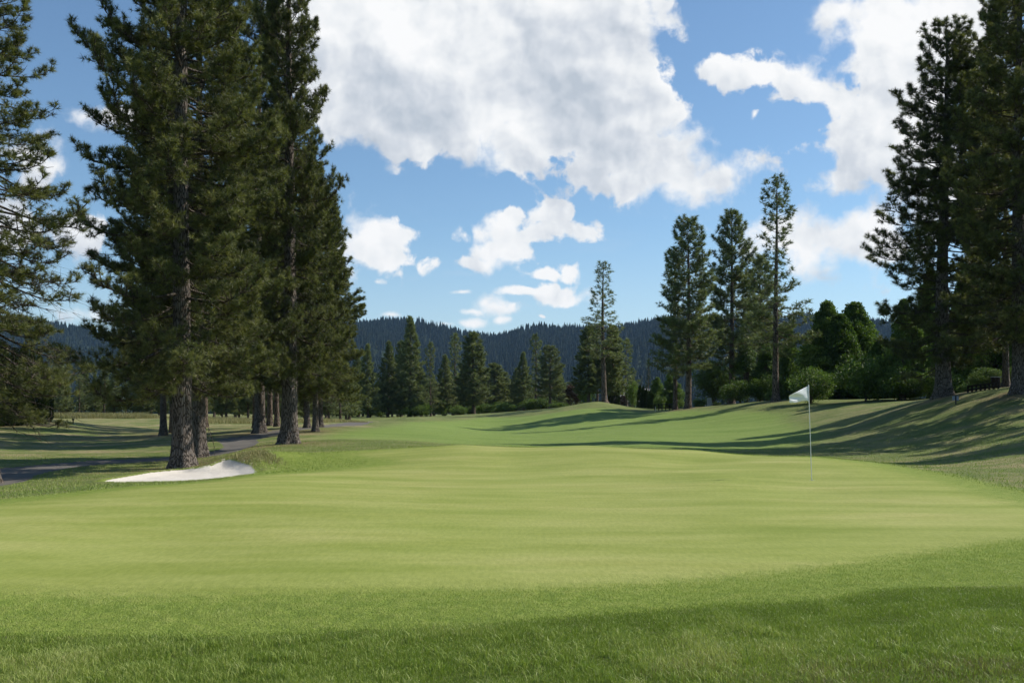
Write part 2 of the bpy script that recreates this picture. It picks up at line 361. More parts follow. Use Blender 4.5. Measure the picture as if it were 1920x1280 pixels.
def foliage_mat(name, dark, mid, light, trans, rough=0.55, spec=0.35):
    m, n = new_mat(name)
    oi = n.new('ShaderNodeObjectInfo').outputs['Random']
    t = n.m('ADD', attr(n, 'tint'), n.m('MULTIPLY', n.m('SUBTRACT', oi, 0.5), 0.22), clamp=True)
    c = n.ramp(t, [(0.05, dark), (0.5, mid), (0.95, light)])
    finish(n, c, rough, spec=spec, trans=n.mix(1.0, c, trans, 'MULTIPLY'))
    return m
M_pine = foliage_mat('pine_needles', (0.038, 0.050, 0.017), (0.092, 0.108, 0.034), (0.205, 0.212, 0.075), (1.6, 1.65, 0.7))
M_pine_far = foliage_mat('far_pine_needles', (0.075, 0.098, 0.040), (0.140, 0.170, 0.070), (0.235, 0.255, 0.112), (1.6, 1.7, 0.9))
M_leaf = foliage_mat('broad_leaves', (0.035, 0.060, 0.014), (0.090, 0.140, 0.030), (0.215, 0.275, 0.075), (1.5, 1.8, 0.6), 0.6, 0.25)
M_leaf_pale = foliage_mat('pale_leaves', (0.075, 0.115, 0.030), (0.135, 0.185, 0.055), (0.24, 0.30, 0.12), (1.4, 1.6, 0.6), 0.6, 0.25)
M_leaf_red = foliage_mat('bronze_leaves', (0.035, 0.020, 0.016), (0.065, 0.040, 0.028), (0.10, 0.075, 0.045), (1.4, 1.0, 0.7))
M_cedar = foliage_mat('cedar_sprays', (0.018, 0.030, 0.009), (0.034, 0.054, 0.015), (0.070, 0.100, 0.028), (1.2, 1.4, 0.6), 0.6, 0.25)
M_spruce_blue = foliage_mat('blue_spruce_needles', (0.07, 0.10, 0.10), (0.11, 0.15, 0.15), (0.17, 0.22, 0.22), (1, 1.1, 1))
M_blade = foliage_mat('grass_blades', (0.125, 0.180, 0.030), (0.225, 0.295, 0.058), (0.390, 0.420, 0.150), (1.3, 1.5, 0.6), 0.5, 0.25)
M_drygrass = foliage_mat('dry_grass_blades', (0.13, 0.14, 0.05), (0.24, 0.23, 0.10), (0.38, 0.34, 0.17), (1.2, 1.2, 0.7), 0.6, 0.3)
def bark_mat(name, a, b, c, sc=1.0):
    m, n = new_mat(name)
    P = n.new('ShaderNodeTexCoord').outputs['Object']
    vo = n.new('ShaderNodeTexVoronoi', feature='DISTANCE_TO_EDGE'); n.put(vo.inputs['Vector'], n.vm('ADD', n.mapping(P, (19*sc, 19*sc, 3.0*sc)), n.noise(P, 4, 2, 0.5, col=True))); vo.inputs['Scale'].default_value = 1.0
    no = n.noise(n.mapping(P, (14, 14, 4)), 1.0, 5, 0.7)
    h = n.m('ADD', n.rng(vo.outputs[0], 0.0, 0.22), n.m('MULTIPLY', no, 0.5))
    finish(n, n.ramp(h, [(0.25, a), (0.75, b), (1.3/1.5, c)]), 0.92, h, 0.9, 0.06, 0.1)
    return m
M_bark = bark_mat('pine_bark', (0.055, 0.045, 0.037), (0.135, 0.114, 0.096), (0.22, 0.19, 0.165))
M_twig = bark_mat('twig_bark', (0.045, 0.036, 0.028), (0.105, 0.088, 0.070), (0.16, 0.14, 0.115))
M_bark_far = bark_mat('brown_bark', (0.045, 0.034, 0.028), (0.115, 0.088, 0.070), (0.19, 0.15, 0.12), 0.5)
def plain(name, c, rough=0.6, spec=0.3, var=0.12):
    m, n = new_mat(name); P = n.new('ShaderNodeTexCoord').outputs['Object']
    f = n.noise(P, 9, 4, 0.6)
    finish(n, n.mix(f, tuple(x*(1-var) for x in c), tuple(min(1, x*(1+var)) for x in c)), rough, f, 0.1, 0.01, spec); return m

# ------------------------------------------------------------------ ground sheet
azs = np.concatenate([np.arange(-180, -36, 3.0), np.arange(-36, 36, 0.075), np.arange(36, 180, 3.0)])
rs = [1.2]
while rs[-1] < 9000:
    r = rs[-1]; rs.append(r*(1.0095 if 4 < r < 60 else 1.014 if r < 260 else 1.06))
rs = np.array(rs)
AZ, RR = np.meshgrid(np.radians(azs), rs)
gx = RR*np.sin(AZ); gy = RR*np.cos(AZ)
gh = height(gx, gy)
nr, na = gx.shape
sg = signed(P_green, gx.ravel(), gy.ravel()); sb = signed(P_bunker, gx.ravel(), gy.ravel()); sp = signed(P_path, gx.ravel(), gy.ravel())
xf, yf, zf = gx.ravel(), gy.ravel(), gh.ravel()
infront = yf > 1.0
ppx = np.where(infront, 960+F*xf/np.maximum(yf, 1.0), 960); ppy = np.where(infront, HY+F*EYE/np.maximum(yf, 1.0), 1600)
edge = np.interp(ppx, FG_EDGE[:, 0], FG_EDGE[:, 1])
# a grass lip stands above the sand on the far right side of the bunker
lipw = np.exp(-((xf-(-8.35))/1.35)**2-((yf-33.6)/1.2)**2)
rim = np.clip(1-np.abs(sb+0.18)/0.35, 0, 1)
zf = zf+0.07*lipw*(sb < 0)+0.035*rim*(sb < 0)-0.10*np.clip(sb/0.5, 0, 1)
zf = zf+np.where(sb > 0, 0.007*np.sin(xf*5)*np.sin(yf*4.1), 0)
zf = zf-0.03*np.clip(sp/0.3, 0, 1)
far_ = np.hypot(xf, yf)
fair = np.clip((signed(hit([(560,826),(760,826),(1100,840,44),(1500,842,44),(1560,812),(1480,775),(1300,768),(1180,768),(1060,770),(900,781),(760,790),(640,806)], 30), xf, yf)+2)/5, 0, 1)
lipdry = np.exp(-((xf+7.6)/2.0)**2-((yf-33.0)/2.2)**2)*1.3
litter = np.zeros_like(xf)
for px_, D_ in ((341,35),(373,41),(543,45),(488,60),(592,58),(306,66),(321,72),(576,66),(601,70),(1770,60),(1912,50.5),(1886,62),(1455,100),(1290,114),(1266,118),(1372,124)):
    litter += np.exp(-(((xf-(px_-960)/F*D_)/1.9)**2+((yf-D_)/2.6)**2))
dry = np.clip(litter*0.9+0.30+0.55*np.clip((ppx-1540)/260, 0, 1)*(yf > 15)+0.9*np.clip((640-ppx)/150, 0, 1)*np.clip((yf-36)/20, 0, 1)+lipdry
              + 0.8*(np.abs(ppx-590) < 120)*(yf > 48)*(yf < 130)+1.1*np.clip((ppx-1250)/500, 0, 1)*(yf < 6.3)+np.clip((yf-70)/30, 0, 1)*(ppx < 620)*.6, 0, 1.3)
apron = np.clip(1-np.abs(np.clip(-sg, 0, 99)-0.0)/ (1.9), 0, 1)*1.6
apron = np.where((ppx > 470) & (ppx < 790) & (yf > 24) & (yf < 37) & (sg < 0), np.maximum(apron, np.clip((sg+5)/2.5, 0, 1)), apron)
apron = np.where((yf < 14), 1.0, np.clip(apron, 0, 1))
apron = np.where((ppy > edge) | (yf < 5), 0.0, apron)
deep = np.clip((ppy-edge)/14, 0, 1)*(yf < 12)*0.85
deep = np.where(yf < 1.0, 0.85, deep)*(1-0.75*np.clip((ppx-1150)/600, 0, 1)*np.clip((6.5-yf)/0.35, 0, 1))
attrs = {'green': np.clip(sg/0.9*0.5+0.5, 0, 1), 'apron': apron, 'fairway': fair, 'dry': dry, 'deep': deep, 'litter': np.clip(litter, 0, 1)}
V = np.stack([xf, yf, zf], 1)
idx = np.arange(nr*na).reshape(nr, na)
Q = np.stack([idx[:-1, :-1], idx[:-1, 1:], idx[1:, 1:], idx[1:, :-1]], -1).reshape(-1, 4)
cl = np.stack([idx[:-1, -1], idx[:-1, 0], idx[1:, 0], idx[1:, -1]], -1)
Q = np.concatenate([Q, cl]); Q = Q[:, ::-1]
cs = {k: v[Q].mean(1) for k, v in (('g', sg), ('b', sb), ('p', sp))}
reg = np.where(cs['b'] > 0, 2, np.where(cs['g'] > 0, 1, np.where(cs['p'] > 0, 3, 0)))
for k, nm, mat in ((0, 'ground', M_turf), (1, 'putting_green', M_turf), (2, 'bunker_sand', M_sand), (3, 'path', M_asph)):
    fq = Q[reg == k]; u, inv = np.unique(fq, return_inverse=True)
    VV = V[u]; at = {a: b[u] for a, b in attrs.items()}
    if k == 0:   # close the small hole under the camera
        pass
    o = obj(nm, mesh_np(nm, VV, inv.reshape(-1, 4), (mat,), at, True)); tag(o, kind='structure')
    lb = {'ground': 'mown rough, fairway and slopes of the golf course', 'putting_green': 'smooth pale green putting surface around the flag',
          'bunker_sand': 'white sand of the bunker beside the green', 'path': 'grey asphalt cart path curving past the pines'}[nm]
    o['label'] = lb
print('ground', time.time()-T0, nr*na)

# ------------------------------------------------------------------ foliage building blocks
def frames(d):
    """rotation matrices whose Z is d, with random spin"""
    d = d/np.linalg.norm(d, axis=1, keepdims=True)
    a = np.where(np.abs(d[:, 2:3]) > 0.9, np.array([[1.0, 0, 0]]), np.array([[0, 0, 1.0]]))
    x = np.cross(a, d); x /= np.linalg.norm(x, axis=1, keepdims=True); y = np.cross(d, x)
    return x, y, d
def stamp(rng, tmpl, pos, dirs, scale, tint):
    """copy a triangle template (k,3,3) at pos, Z along dirs"""
    x, y, z = frames(dirs)
    an = rng.uniform(0, 2*math.pi, len(pos)); ca, sa = np.cos(an)[:, None], np.sin(an)[:, None]
    X = x*ca+y*sa; Y = -x*sa+y*ca
    R = np.stack([X, Y, z], -1)*scale[:, None, None]         # columns
    k = tmpl.shape[0]; flat = tmpl.reshape(-1, 3)
    out = np.einsum('nij,kj->nki', R, flat)+pos[:, None, :]
    V = out.reshape(-1, 3); Fa = np.arange(len(V)).reshape(-1, 3)
    t = np.repeat(tint, k*3)
    # needles differ slightly from each other
    t = t+np.repeat(rng.normal(0, 0.04, len(pos)*k), 3)
    return V, Fa, np.clip(t, 0, 1)
def needle_tmpl(rng, k, length, width, a0=8, a1=95, base=0.25):
    out = []
    for i in range(k):
        th = math.radians(a0+(a1-a0)*(i+rng.random())/k); ph = rng.random()*2*math.pi
        d = np.array([math.sin(th)*math.cos(ph), math.sin(th)*math.sin(ph), math.cos(th)])
        s = np.cross(d, rng.normal(size=3)); s /= np.linalg.norm(s)
        p = np.array([0, 0, -base*length*rng.random()])
        L = length*(0.75+0.4*rng.random())
        out.append([p-s*width/2, p+s*width/2, p+d*L])
    return np.array(out)
def tubes(P0, P1, r0, r1, k=4):
    d = P1-P0; x, y, _ = frames(d+1e-9)
    an = np.arange(k)*2*math.pi/k; c = np.cos(an)[None, :, None]; s = np.sin(an)[None, :, None]
    ring = x[:, None]*c+y[:, None]*s
    A = P0[:, None]+ring*r0[:, None, None]; B = P1[:, None]+ring*r1[:, None, None]
    n_ = len(P0); V = np.concatenate([A, B], 1).reshape(-1, 3)
    b = (np.arange(n_)*2*k)[:, None]; i = np.arange(k)[None]; j = (i+1) % k
    return V, np.stack([b+i, b+j, b+k+j, b+k+i], -1).reshape(-1, 4)
def trunk_mesh(name, path, rad, mat, sides=20, rough=0.05, rng=None, flare=0.6):
    """path (n,3), rad (n,)"""
    n_ = len(path); V = []
    ph = rng.random(6)*6.28
    for i in range(n_):
        a = np.arange(sides)*2*math.pi/sides; z = path[i][2]
        r = rad[i]*(1+flare*math.exp(-max(z, 0)/0.45)*(0.75+0.35*np.cos(a*5+ph[0])*1.0))
        r = r*(1+rough*rng.normal(size=sides)+0.04*np.cos(a*3+ph[1]+z*0.4))
        V.append(np.stack([path[i][0]+r*np.cos(a), path[i][1]+r*np.sin(a), np.full(sides, z)], 1))
    V = np.concatenate(V); i = np.arange(n_-1)[:, None]*sides; j = np.arange(sides)[None]; jn = (j+1) % sides
    Q = np.stack([i+j, i+jn, i+sides+jn, i+sides+j], -1).reshape(-1, 4)
    return mesh_np(name, V, Q, (mat,), smooth=True)
def profile(kind, t):
    if kind == 'big': return (0.93+0.14*math.sin(t*17+1))*min(1, (t+0.12)/0.22)**0.6*(1-t**2.0)**0.9+0.10
    if kind == 'column': return min(1, (t+0.12)/0.25)**0.7*(1-t)**0.45*0.95+0.08
    if kind == 'cone': return min(1, (t+0.06)/0.14)**0.8*(1-t)**0.85+0.05
    if kind == 'airy': return (0.75+0.35*math.sin(t*9))*min(1, (t+0.1)/0.2)**0.6*(1-t)**0.5+0.10
    if kind == 'round': return min(1, (t+0.15)/0.35)**0.7*max(0.0, 1-t**2.6)**0.6+0.10
    if kind == 'spire': return (0.55 if t > 0.56 else 1.05-0.5*t)*min(1, (t+0.1)/0.2)*(1-t)**0.25*(0.85+0.3*math.sin(t*23))+0.07
def build_pine(seed, H, r0, cb, R, nl, prof='big', tuft=0.2, K=24, wid=0.012, tstep=0.2, wstep=0.42, elo=-8, ehi=50, nbare=0, near=True,
               fork=None, twf=1.0, keep=1.0, clump=None, needles=None, droop=0.0):
    rng = np.random.default_rng(seed); pr = random.Random(seed)
    wob = rng.normal(0, 1, 4)
    def tp(h):
        return np.array([0.10*wob[0]*math.sin(h*0.22+wob[1]), 0.10*wob[2]*math.sin(h*0.19+wob[3]), h])
    def trr(h): return r0*((1-h/H)**0.85)*0.95+0.012
    hs = np.concatenate([[-0.5, 0, 0.12, 0.3, 0.6, 1.0], np.linspace(1.5, H, 46 if near else 14)])
    path = np.array([tp(max(h, 0))+[0, 0, min(h, 0)] for h in hs]); path[:, :2] -= tp(0)[:2]
    trunk = trunk_mesh('trunk', path, np.array([trr(max(h, 0)) for h in hs]), M_bark if near else M_bark_far, 28 if near else 9, 0.03 if near else 0.02, rng, 0.75)
    stems = [(lambda h: tp(h)-[tp(0)[0], tp(0)[1], 0], cb, H, 1.0)]
    segs = []
    if fork:          # a second leader leaving the trunk
        hf, dx, Hf = fork
        def fp(h, hf=hf, dx=dx, Hf=Hf):
            s = min(1, (h-hf)/3.0); s = s*s*(3-2*s)
            return tp(h)-[tp(0)[0], tp(0)[1], 0]+np.array([dx*s+0.02*(h-hf), 0.3*dx*s, 0])
        stems.append((fp, hf+1.0, Hf, 0.8))
        fh = np.linspace(hf, Hf, 24)
        for a, b in zip(fh[:-1], fh[1:]): segs.append((fp(a), fp(b), trr(a)*0.75, trr(b)*0.75))
    tufts = []
    ga = rng.random()*6.28
    for (sf, c0, H1, ks) in stems:
        cnt = int(nl*ks)
        for i in range(cnt):
            t = (i+rng.random())/cnt; t = t**0.92
            h = c0+(H1-c0)*t*0.985
            ga += 2.39996+rng.normal(0, 0.35)
            L = R*ks*profile(prof, (h-cb)/(H-cb) if not fork else t)*rng.uniform(0.68, 1.08)
            if L < 0.12: L = 0.12
            e = math.radians(elo+(ehi-elo)*t**1.3+rng.normal(0, 7)); az = ga
            n_ = 6 if near else 4; p = sf(h).copy(); pts = [p.copy()]; ds = []
            for s in range(n_):
                q = s/(n_-1); ee = e+math.radians(-12+52*q*q)-droop*math.sin(q*2.5); az2 = az+rng.normal(0, 0.16)
                d = np.array([math.cos(az2)*math.cos(ee), math.sin(az2)*math.cos(ee), math.sin(ee)])
                p = p+d*L/n_; pts.append(p.copy()); ds.append(d)
            rl = min(0.012+0.013*L, trr(h)*0.6)
            for s in range(n_):
                segs.append((pts[s], pts[s+1], rl*(1-0.85*s/n_), rl*(1-0.85*(s+1)/n_)))
            nt = max(2, int(L/wstep*1.5))
            for j in range(nt):
                s = (0.16 if L < 1.2 else 0.24)+(j+rng.random()*0.9)/nt*0.78
                s = min(s, 0.995); k = int(s*n_); f = s*n_-k
                q0 = pts[k]*(1-f)+pts[min(k+1, n_)]*f; d0 = ds[min(k, n_-1)]
                side = 1 if j % 2 else -1
                an = side*math.radians(rng.uniform(28, 72)); c, s_ = math.cos(an), math.sin(an)
                d = np.array([d0[0]*c-d0[1]*s_, d0[0]*s_+d0[1]*c, d0[2]+rng.normal(0.22, 0.48)]); d /= np.linalg.norm(d)
                tl = (0.24*L*(1.15-s)+0.22)*rng.uniform(0.6, 1.3)*twf
                d2 = d+np.array([0, 0, 0.45]); d2 /= np.linalg.norm(d2)
                q1 = q0+d*tl*0.6; q2 = q1+d2*tl*0.4
                segs.append((q0, q1, rl*0.34+0.003, rl*0.22+0.003)); segs.append((q1, q2, rl*0.22+0.003, 0.004))
                m_ = max(1, int(tl/tstep))
                g = rng.random()
                if g > keep: continue
                if near:
                    for _ in range(3):      # twiglets that fan out into clusters of tufts
                        bq = q0+(q1-q0)*rng.uniform(0.45, 1.0); v = d2+rng.normal(0, 0.55, 3); v[2] += 0.25; v /= np.linalg.norm(v)
                        l = tl*rng.uniform(0.25, 0.55)+0.06; tufts.append((bq+v*l, v+[0, 0, 0.3], rng.uniform(0.75, 1.15), g)); tufts.append((bq+v*l*0.55, v, rng.uniform(0.7, 1.0), g))
                        segs.append((bq, bq+v*l, 0.006, 0.003))
                for u in range(m_):
                    w_ = (u+1)/m_
                    if m_ > 2 and w_ < 0.3: continue
                    pp = q0+(q1-q0)*min(1, w_/0.6) if w_ < 0.6 else q1+(q2-q1)*(w_-0.6)/0.4
                    dd = d2 if w_ > 0.6 else d
                    tufts.append((pp+rng.normal(0, 0.05, 3), dd+rng.normal(0, 0.35, 3)+[0, 0, 0.25], rng.uniform(0.8, 1.25), g))
            tufts.append((pts[-1], ds[-1]+np.array([0, 0, 0.3]), 1.2, rng.random()))
        for q in np.linspace(H1-0.9, H1, 5):
            for _ in range(2): tufts.append((sf(q), np.array([rng.normal(0, .5), rng.normal(0, .5), 1.0]), 1.0, rng.random()))
    for i in range(nbare):        # dead, needle-less lower branches
        h = cb-0.5+rng.random()*(H*0.32); az = rng.random()*6.28; L = R*rng.uniform(0.35, 0.9); p = stems[0][0](max(h, 1.0)).copy(); e = math.radians(rng.uniform(-25, 15))
        for s in range(7):
            e += rng.normal(-0.04, 0.16); az += rng.normal(0, 0.25)
            d = np.array([math.cos(az)*math.cos(e), math.sin(az)*math.cos(e), math.sin(e)]); q = p+d*L/7
            segs.append((p.copy(), q.copy(), 0.022*(1-s/8), 0.022*(1-(s+1)/8)))
            if s > 1:
                for _ in range(2):
                    v = d+rng.normal(0, 0.7, 3); v[2] -= 0.3; v /= np.linalg.norm(v); l = rng.uniform(0.2, 0.6)
                    q5 = q+v*l; segs.append((q.copy(), q5, 0.009, 0.005)); segs.append((q5, q5+(v+rng.normal(0, .5, 3))*l*0.5, 0.006, 0.003))
            p = q
    sg_ = segs
    P0 = np.array([s[0] for s in sg_]); P1 = np.array([s[1] for s in sg_]); ra = np.array([s[2] for s in sg_]); rb = np.array([s[3] for s in sg_])
    V, Q = tubes(P0, P1, ra, rb, 4 if near else 3)
    br = mesh_np('branches', V, Q, (M_twig if near else M_bark_far,), smooth=True)
    pos = np.array([t[0] for t in tufts]); dr = np.array([t[1] for t in tufts]); sc = np.array([t[2] for t in tufts]); gt = np.array([t[3] for t in tufts])
    Vs, Fs, Ts = [], [], []; off = 0; ntm = 5; pick = rng.integers(0, ntm, len(pos))
    for a in range(ntm):
        k = pick == a
        if not k.any(): continue
        v, f, t = stamp(rng, needle_tmpl(rng, K, tuft, wid), pos[k], dr[k], sc[k], np.clip(0.28+0.4*gt[k]+rng.normal(0, 0.22, k.sum()), 0, 1))
        Vs.append(v); Fs.append(f+off); Ts.append(t); off += len(v)
    cr = mesh_np('crown', np.concatenate(Vs), np.concatenate(Fs), (needles or (M_pine if near else M_pine_far),), {'tint': np.concatenate(Ts)})
    return {'trunk': trunk, 'branches': br, 'crown': cr, 'H': H, 'R': R, 'n': len(tufts)}
def build_leafy(seed, H, R, cb, lobes, leaf, per, mat, trunk_r=0.12, shape='round', multi=1, spread=0.30, bark=None):
    rng = np.random.default_rng(seed)
    segs = []; pos = []; dr = []; ti = []
    for i in range(lobes):
        while True:
            q = rng.uniform(-1, 1, 3)
            if np.dot(q, q) < 1 and np.dot(q, q) > 0.15: break
        t = (q[2]+1)/2
        if shape == 'cone':
            t = rng.random()**1.1; rr_ = rng.random()**0.5*(1-t)**0.72*min(1, (t+0.2)/0.3)*1.1; an_ = rng.random()*6.283; q = np.array([rr_*math.cos(an_), rr_*math.sin(an_), t*2-1])
        if shape == 'column': q[:2] *= 0.9*(1.1-t**3)
        if shape == 'mound': q[2] = abs(q[2])*2-1 if q[2] < 0 else q[2]
        c = np.array([q[0]*R*0.8, q[1]*R*0.8, cb+(H-cb)*((0.04+0.84*t) if shape == 'cone' else (0.10+0.82*t))])
        lr = spread*R*rng.uniform(0.7, 1.3)*(1.0 if shape != 'cone' else (1.2-0.62*t))
        k = int(per*rng.uniform(0.7, 1.3))
        d = rng.normal(size=(k, 3)); d /= np.linalg.norm(d, axis=1, keepdims=True); d[:, 2] *= 0.75
        rad = rng.uniform(0.35, 1.08, k)**0.6
        pos.append(c+d*lr*rad[:, None]); dr.append(d+rng.normal(0, 0.6, (k, 3))+[0, 0, 0.5]); ti.append(np.clip(0.25+0.4*rng.random()+rng.normal(0, 0.15, k), 0, 1))
        h0 = cb*0.6+(c[2]-cb*0.6)*rng.uniform(0.1, 0.6); st = np.array([rng.normal(0, 0.03), rng.normal(0, 0.03), h0])
        mid = (st+c)/2+rng.normal(0, 0.12, 3)*R*0.3
        segs.append((st, mid, trunk_r*0.35, trunk_r*0.22)); segs.append((mid, c, trunk_r*0.22, trunk_r*0.08))
        for _ in range(3): segs.append((c, c+rng.normal(0, 0.5, 3)*lr, trunk_r*0.09, 0.008))
    pos = np.concatenate(pos); dr = np.concatenate(dr); ti = np.concatenate(ti)
    tm = []
    for a in range(3):      # a small spray: each leaf two triangles
        an = rng.random()*6.28; o = rng.normal(0, 0.35, 3)*leaf; u = rng.normal(size=3); u /= np.linalg.norm(u); v = np.cross(u, rng.normal(size=3)); v /= np.linalg.norm(v)
        u = u*leaf*0.62; v = v*leaf*0.34
        tm += [[o-u, o+v, o+u], [o-u, o+u, o-v]]
    V, Fa, T = stamp(rng, np.array(tm), pos, dr, rng.uniform(0.7, 1.3, len(pos)), ti)
    cr = mesh_np('crown', V, Fa, (mat,), {'tint': T})
    tr = []
    for kx in range(multi):
        b = np.array([rng.normal(0, 0.12)*(multi > 1), rng.normal(0, 0.12)*(multi > 1), -0.4]); top = np.array([rng.normal(0, 0.25)*R*0.4, rng.normal(0, 0.1)*R, cb+(H-cb)*0.75])
        hh = np.linspace(0, 1, 8); pts = [b+(top-b)*h+np.array([0.05*math.sin(h*7+kx), 0.05*math.cos(h*6+kx), 0]) for h in hh]
        for a_, b_, h in zip(pts[:-1], pts[1:], hh): tr.append((a_, b_, trunk_r*(1-h*0.85), trunk_r*(1-(h+0.14)*0.85)))
    f = lambda L: tubes(np.array([s[0] for s in L]), np.array([s[1] for s in L]), np.array([s[2] for s in L]), np.array([s[3] for s in L]), 6)
    V, Q = f(tr); trm = mesh_np('trunk', V, Q, (bark or M_bark_far,), smooth=True)
    V, Q = f(segs); brm = mesh_np('branches', V, Q, (bark or M_bark_far,), smooth=True)
    return {'trunk': trm, 'branches': brm, 'crown': cr, 'H': H, 'R': R}
def build_cedar(seed, H, R, n_=1500, spray=0.16, mat=None):
    rng = np.random.default_rng(seed)
    t = rng.random(n_)**0.8; an = rng.uniform(0, 6.283, n_)
    prof = np.minimum(1, (t+0.05)/0.12)**0.5*(1-t**2.6)**0.75+0.02
    lump = 1+0.14*np.sin(an*3+t*5+seed)+0.10*np.sin(an*7-t*9)
    r = R*prof*lump*rng.uniform(0.78, 1.05, n_)
    pos = np.stack([r*np.cos(an), r*np.sin(an), t*H], 1)
    dr = np.stack([np.cos(an)*0.45, np.sin(an)*0.45, np.ones(n_)], 1)+rng.normal(0, 0.18, (n_, 3))
    tm = needle_tmpl(rng, 9, spray*1.6, spray*0.30, 2, 40, 0.6)
    V, Fa, T = stamp(rng, tm, pos, dr, rng.uniform(0.7, 1.3, n_), np.clip(0.4+rng.normal(0, 0.2, n_)+0.15*np.sin(an*5), 0, 1))
    cr = mesh_np('crown', V, Fa, (mat or M_cedar,), {'tint': T})
    hs = np.linspace(-0.3, H*0.85, 6); V, Q = tubes(np.array([[0, 0, a] for a in hs[:-1]]), np.array([[0, 0, a] for a in hs[1:]]), np.linspace(.09, .03, 5)*R*1.6, np.linspace(.08, .02, 5)*R*1.6, 6)
    return {'trunk': mesh_np('trunk', V, Q, (M_bark_far,), smooth=True), 'crown': cr, 'H': H, 'R': R}
SEQ = [0]
def plant(tpl, name, px, D, label, cat, group=None, top=None, halfw=None, rot=None, base=None, lean=0.0, H=None, tr=1.0):
    """place a copy of a tree template; top = photo row of its tip, halfw = half crown width in photo pixels"""
    SEQ[0] += 1; rr = random.Random(SEQ[0]*7+3)
    p = place(px, D) if base is None else Vector(base)
    o = empty(name, (p.x, p.y, p.z-0.05))
    hz = (H or tpl['H']) if top is None else (EYE+(HY-top)/F*D-p.z)
    sz = hz/tpl['H']; sx = sz if halfw is None else (halfw/F*D)/tpl['R']
    o.scale = (sx, sx, sz); o.rotation_euler = (0, lean, rr.random()*6.28 if rot is None else rot)
    for k in ('trunk', 'branches', 'crown'):
        if k in tpl:
            ch = obj(k, tpl[k], o)
            if k == 'trunk': ch.scale = (tr, tr, 1)
    tag(o, label, cat, group)
    return o
# ------------------------------------------------------------------ tree templates
rngS = random.Random(5)
PINES = 'tall pines standing along the fairway'
big_a = build_pine(11, 27, 0.36, 2.9, 3.9, 205, 'big', 0.20, 24, 0.017, 0.17, 0.24, -16, 45, nbare=16)
big_b = build_pine(23, 23, 0.33, 3.2, 3.7, 185, 'big', 0.20, 24, 0.017, 0.18, 0.25, -14, 48, nbare=10)
big_c = build_pine(37, 25, 0.30, 3.4, 3.6, 165, 'big', 0.21, 24, 0.016, 0.19, 0.30, -24, 40, nbare=90, keep=0.80, droop=0.16)
big_d = build_pine(41, 22.7, 0.40, 2.0, 4.0, 125, 'round', 0.26, 20, 0.024, 0.22, 0.36, -10, 48, nbare=6, fork=(8.5, 0.9, 21.0), keep=0.95)
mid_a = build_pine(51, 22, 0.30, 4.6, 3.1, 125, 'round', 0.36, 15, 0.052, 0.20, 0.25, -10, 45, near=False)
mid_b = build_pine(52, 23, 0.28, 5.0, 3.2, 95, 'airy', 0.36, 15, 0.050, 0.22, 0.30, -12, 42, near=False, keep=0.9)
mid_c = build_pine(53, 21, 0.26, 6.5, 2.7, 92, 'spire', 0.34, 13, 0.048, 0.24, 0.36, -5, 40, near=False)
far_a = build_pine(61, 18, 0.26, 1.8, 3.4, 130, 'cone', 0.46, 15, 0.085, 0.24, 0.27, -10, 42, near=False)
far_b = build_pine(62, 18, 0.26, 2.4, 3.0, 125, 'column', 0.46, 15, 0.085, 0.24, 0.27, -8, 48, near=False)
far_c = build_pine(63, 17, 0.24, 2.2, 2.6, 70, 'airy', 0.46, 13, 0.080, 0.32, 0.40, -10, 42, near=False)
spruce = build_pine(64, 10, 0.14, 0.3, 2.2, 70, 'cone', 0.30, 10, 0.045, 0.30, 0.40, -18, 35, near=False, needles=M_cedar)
bspruce = build_pine(65, 8, 0.12, 0.3, 1.9, 50, 'cone', 0.30, 10, 0.050, 0.30, 0.42, -12, 35, near=False, needles=M_spruce_blue)
leaf_round = build_leafy(71, 11.5, 4.2, 0.6, 85, 0.20, 95, M_leaf_pale, 0.16)
leaf_tall = build_leafy(72, 13, 4.0, 0.3, 190, 0.19, 75, M_leaf, 0.18, 'cone', spread=0.20)
leaf_tall_b = build_leafy(179, 13, 4.3, 0.2, 230, 0.19, 66, M_leaf, 0.18, 'cone', spread=0.24)
leaf_col = build_leafy(73, 12, 2.6, 0.8, 55, 0.20, 85, M_leaf, 0.15, 'column')
leaf_bush = build_leafy(74, 4.2, 3.6, 0.2, 44, 0.15, 95, M_leaf, 0.07, 'mound', 4)
leaf_shrub = build_leafy(75, 2.4, 1.9, 0.05, 26, 0.12, 70, M_leaf_pale, 0.04, 'mound', 4)
leaf_red = build_leafy(76, 7, 3.0, 0.6, 36, 0.20, 80, M_leaf_red, 0.10, 'round', 2)
cedar_a = build_cedar(81, 4.0, 0.75, 1700)
cedar_b = build_cedar(82, 4.6, 0.85, 1900)
print('templates', time.time()-T0, [t['n'] for t in (big_a, big_b, big_c, big_d, mid_a, far_a)])

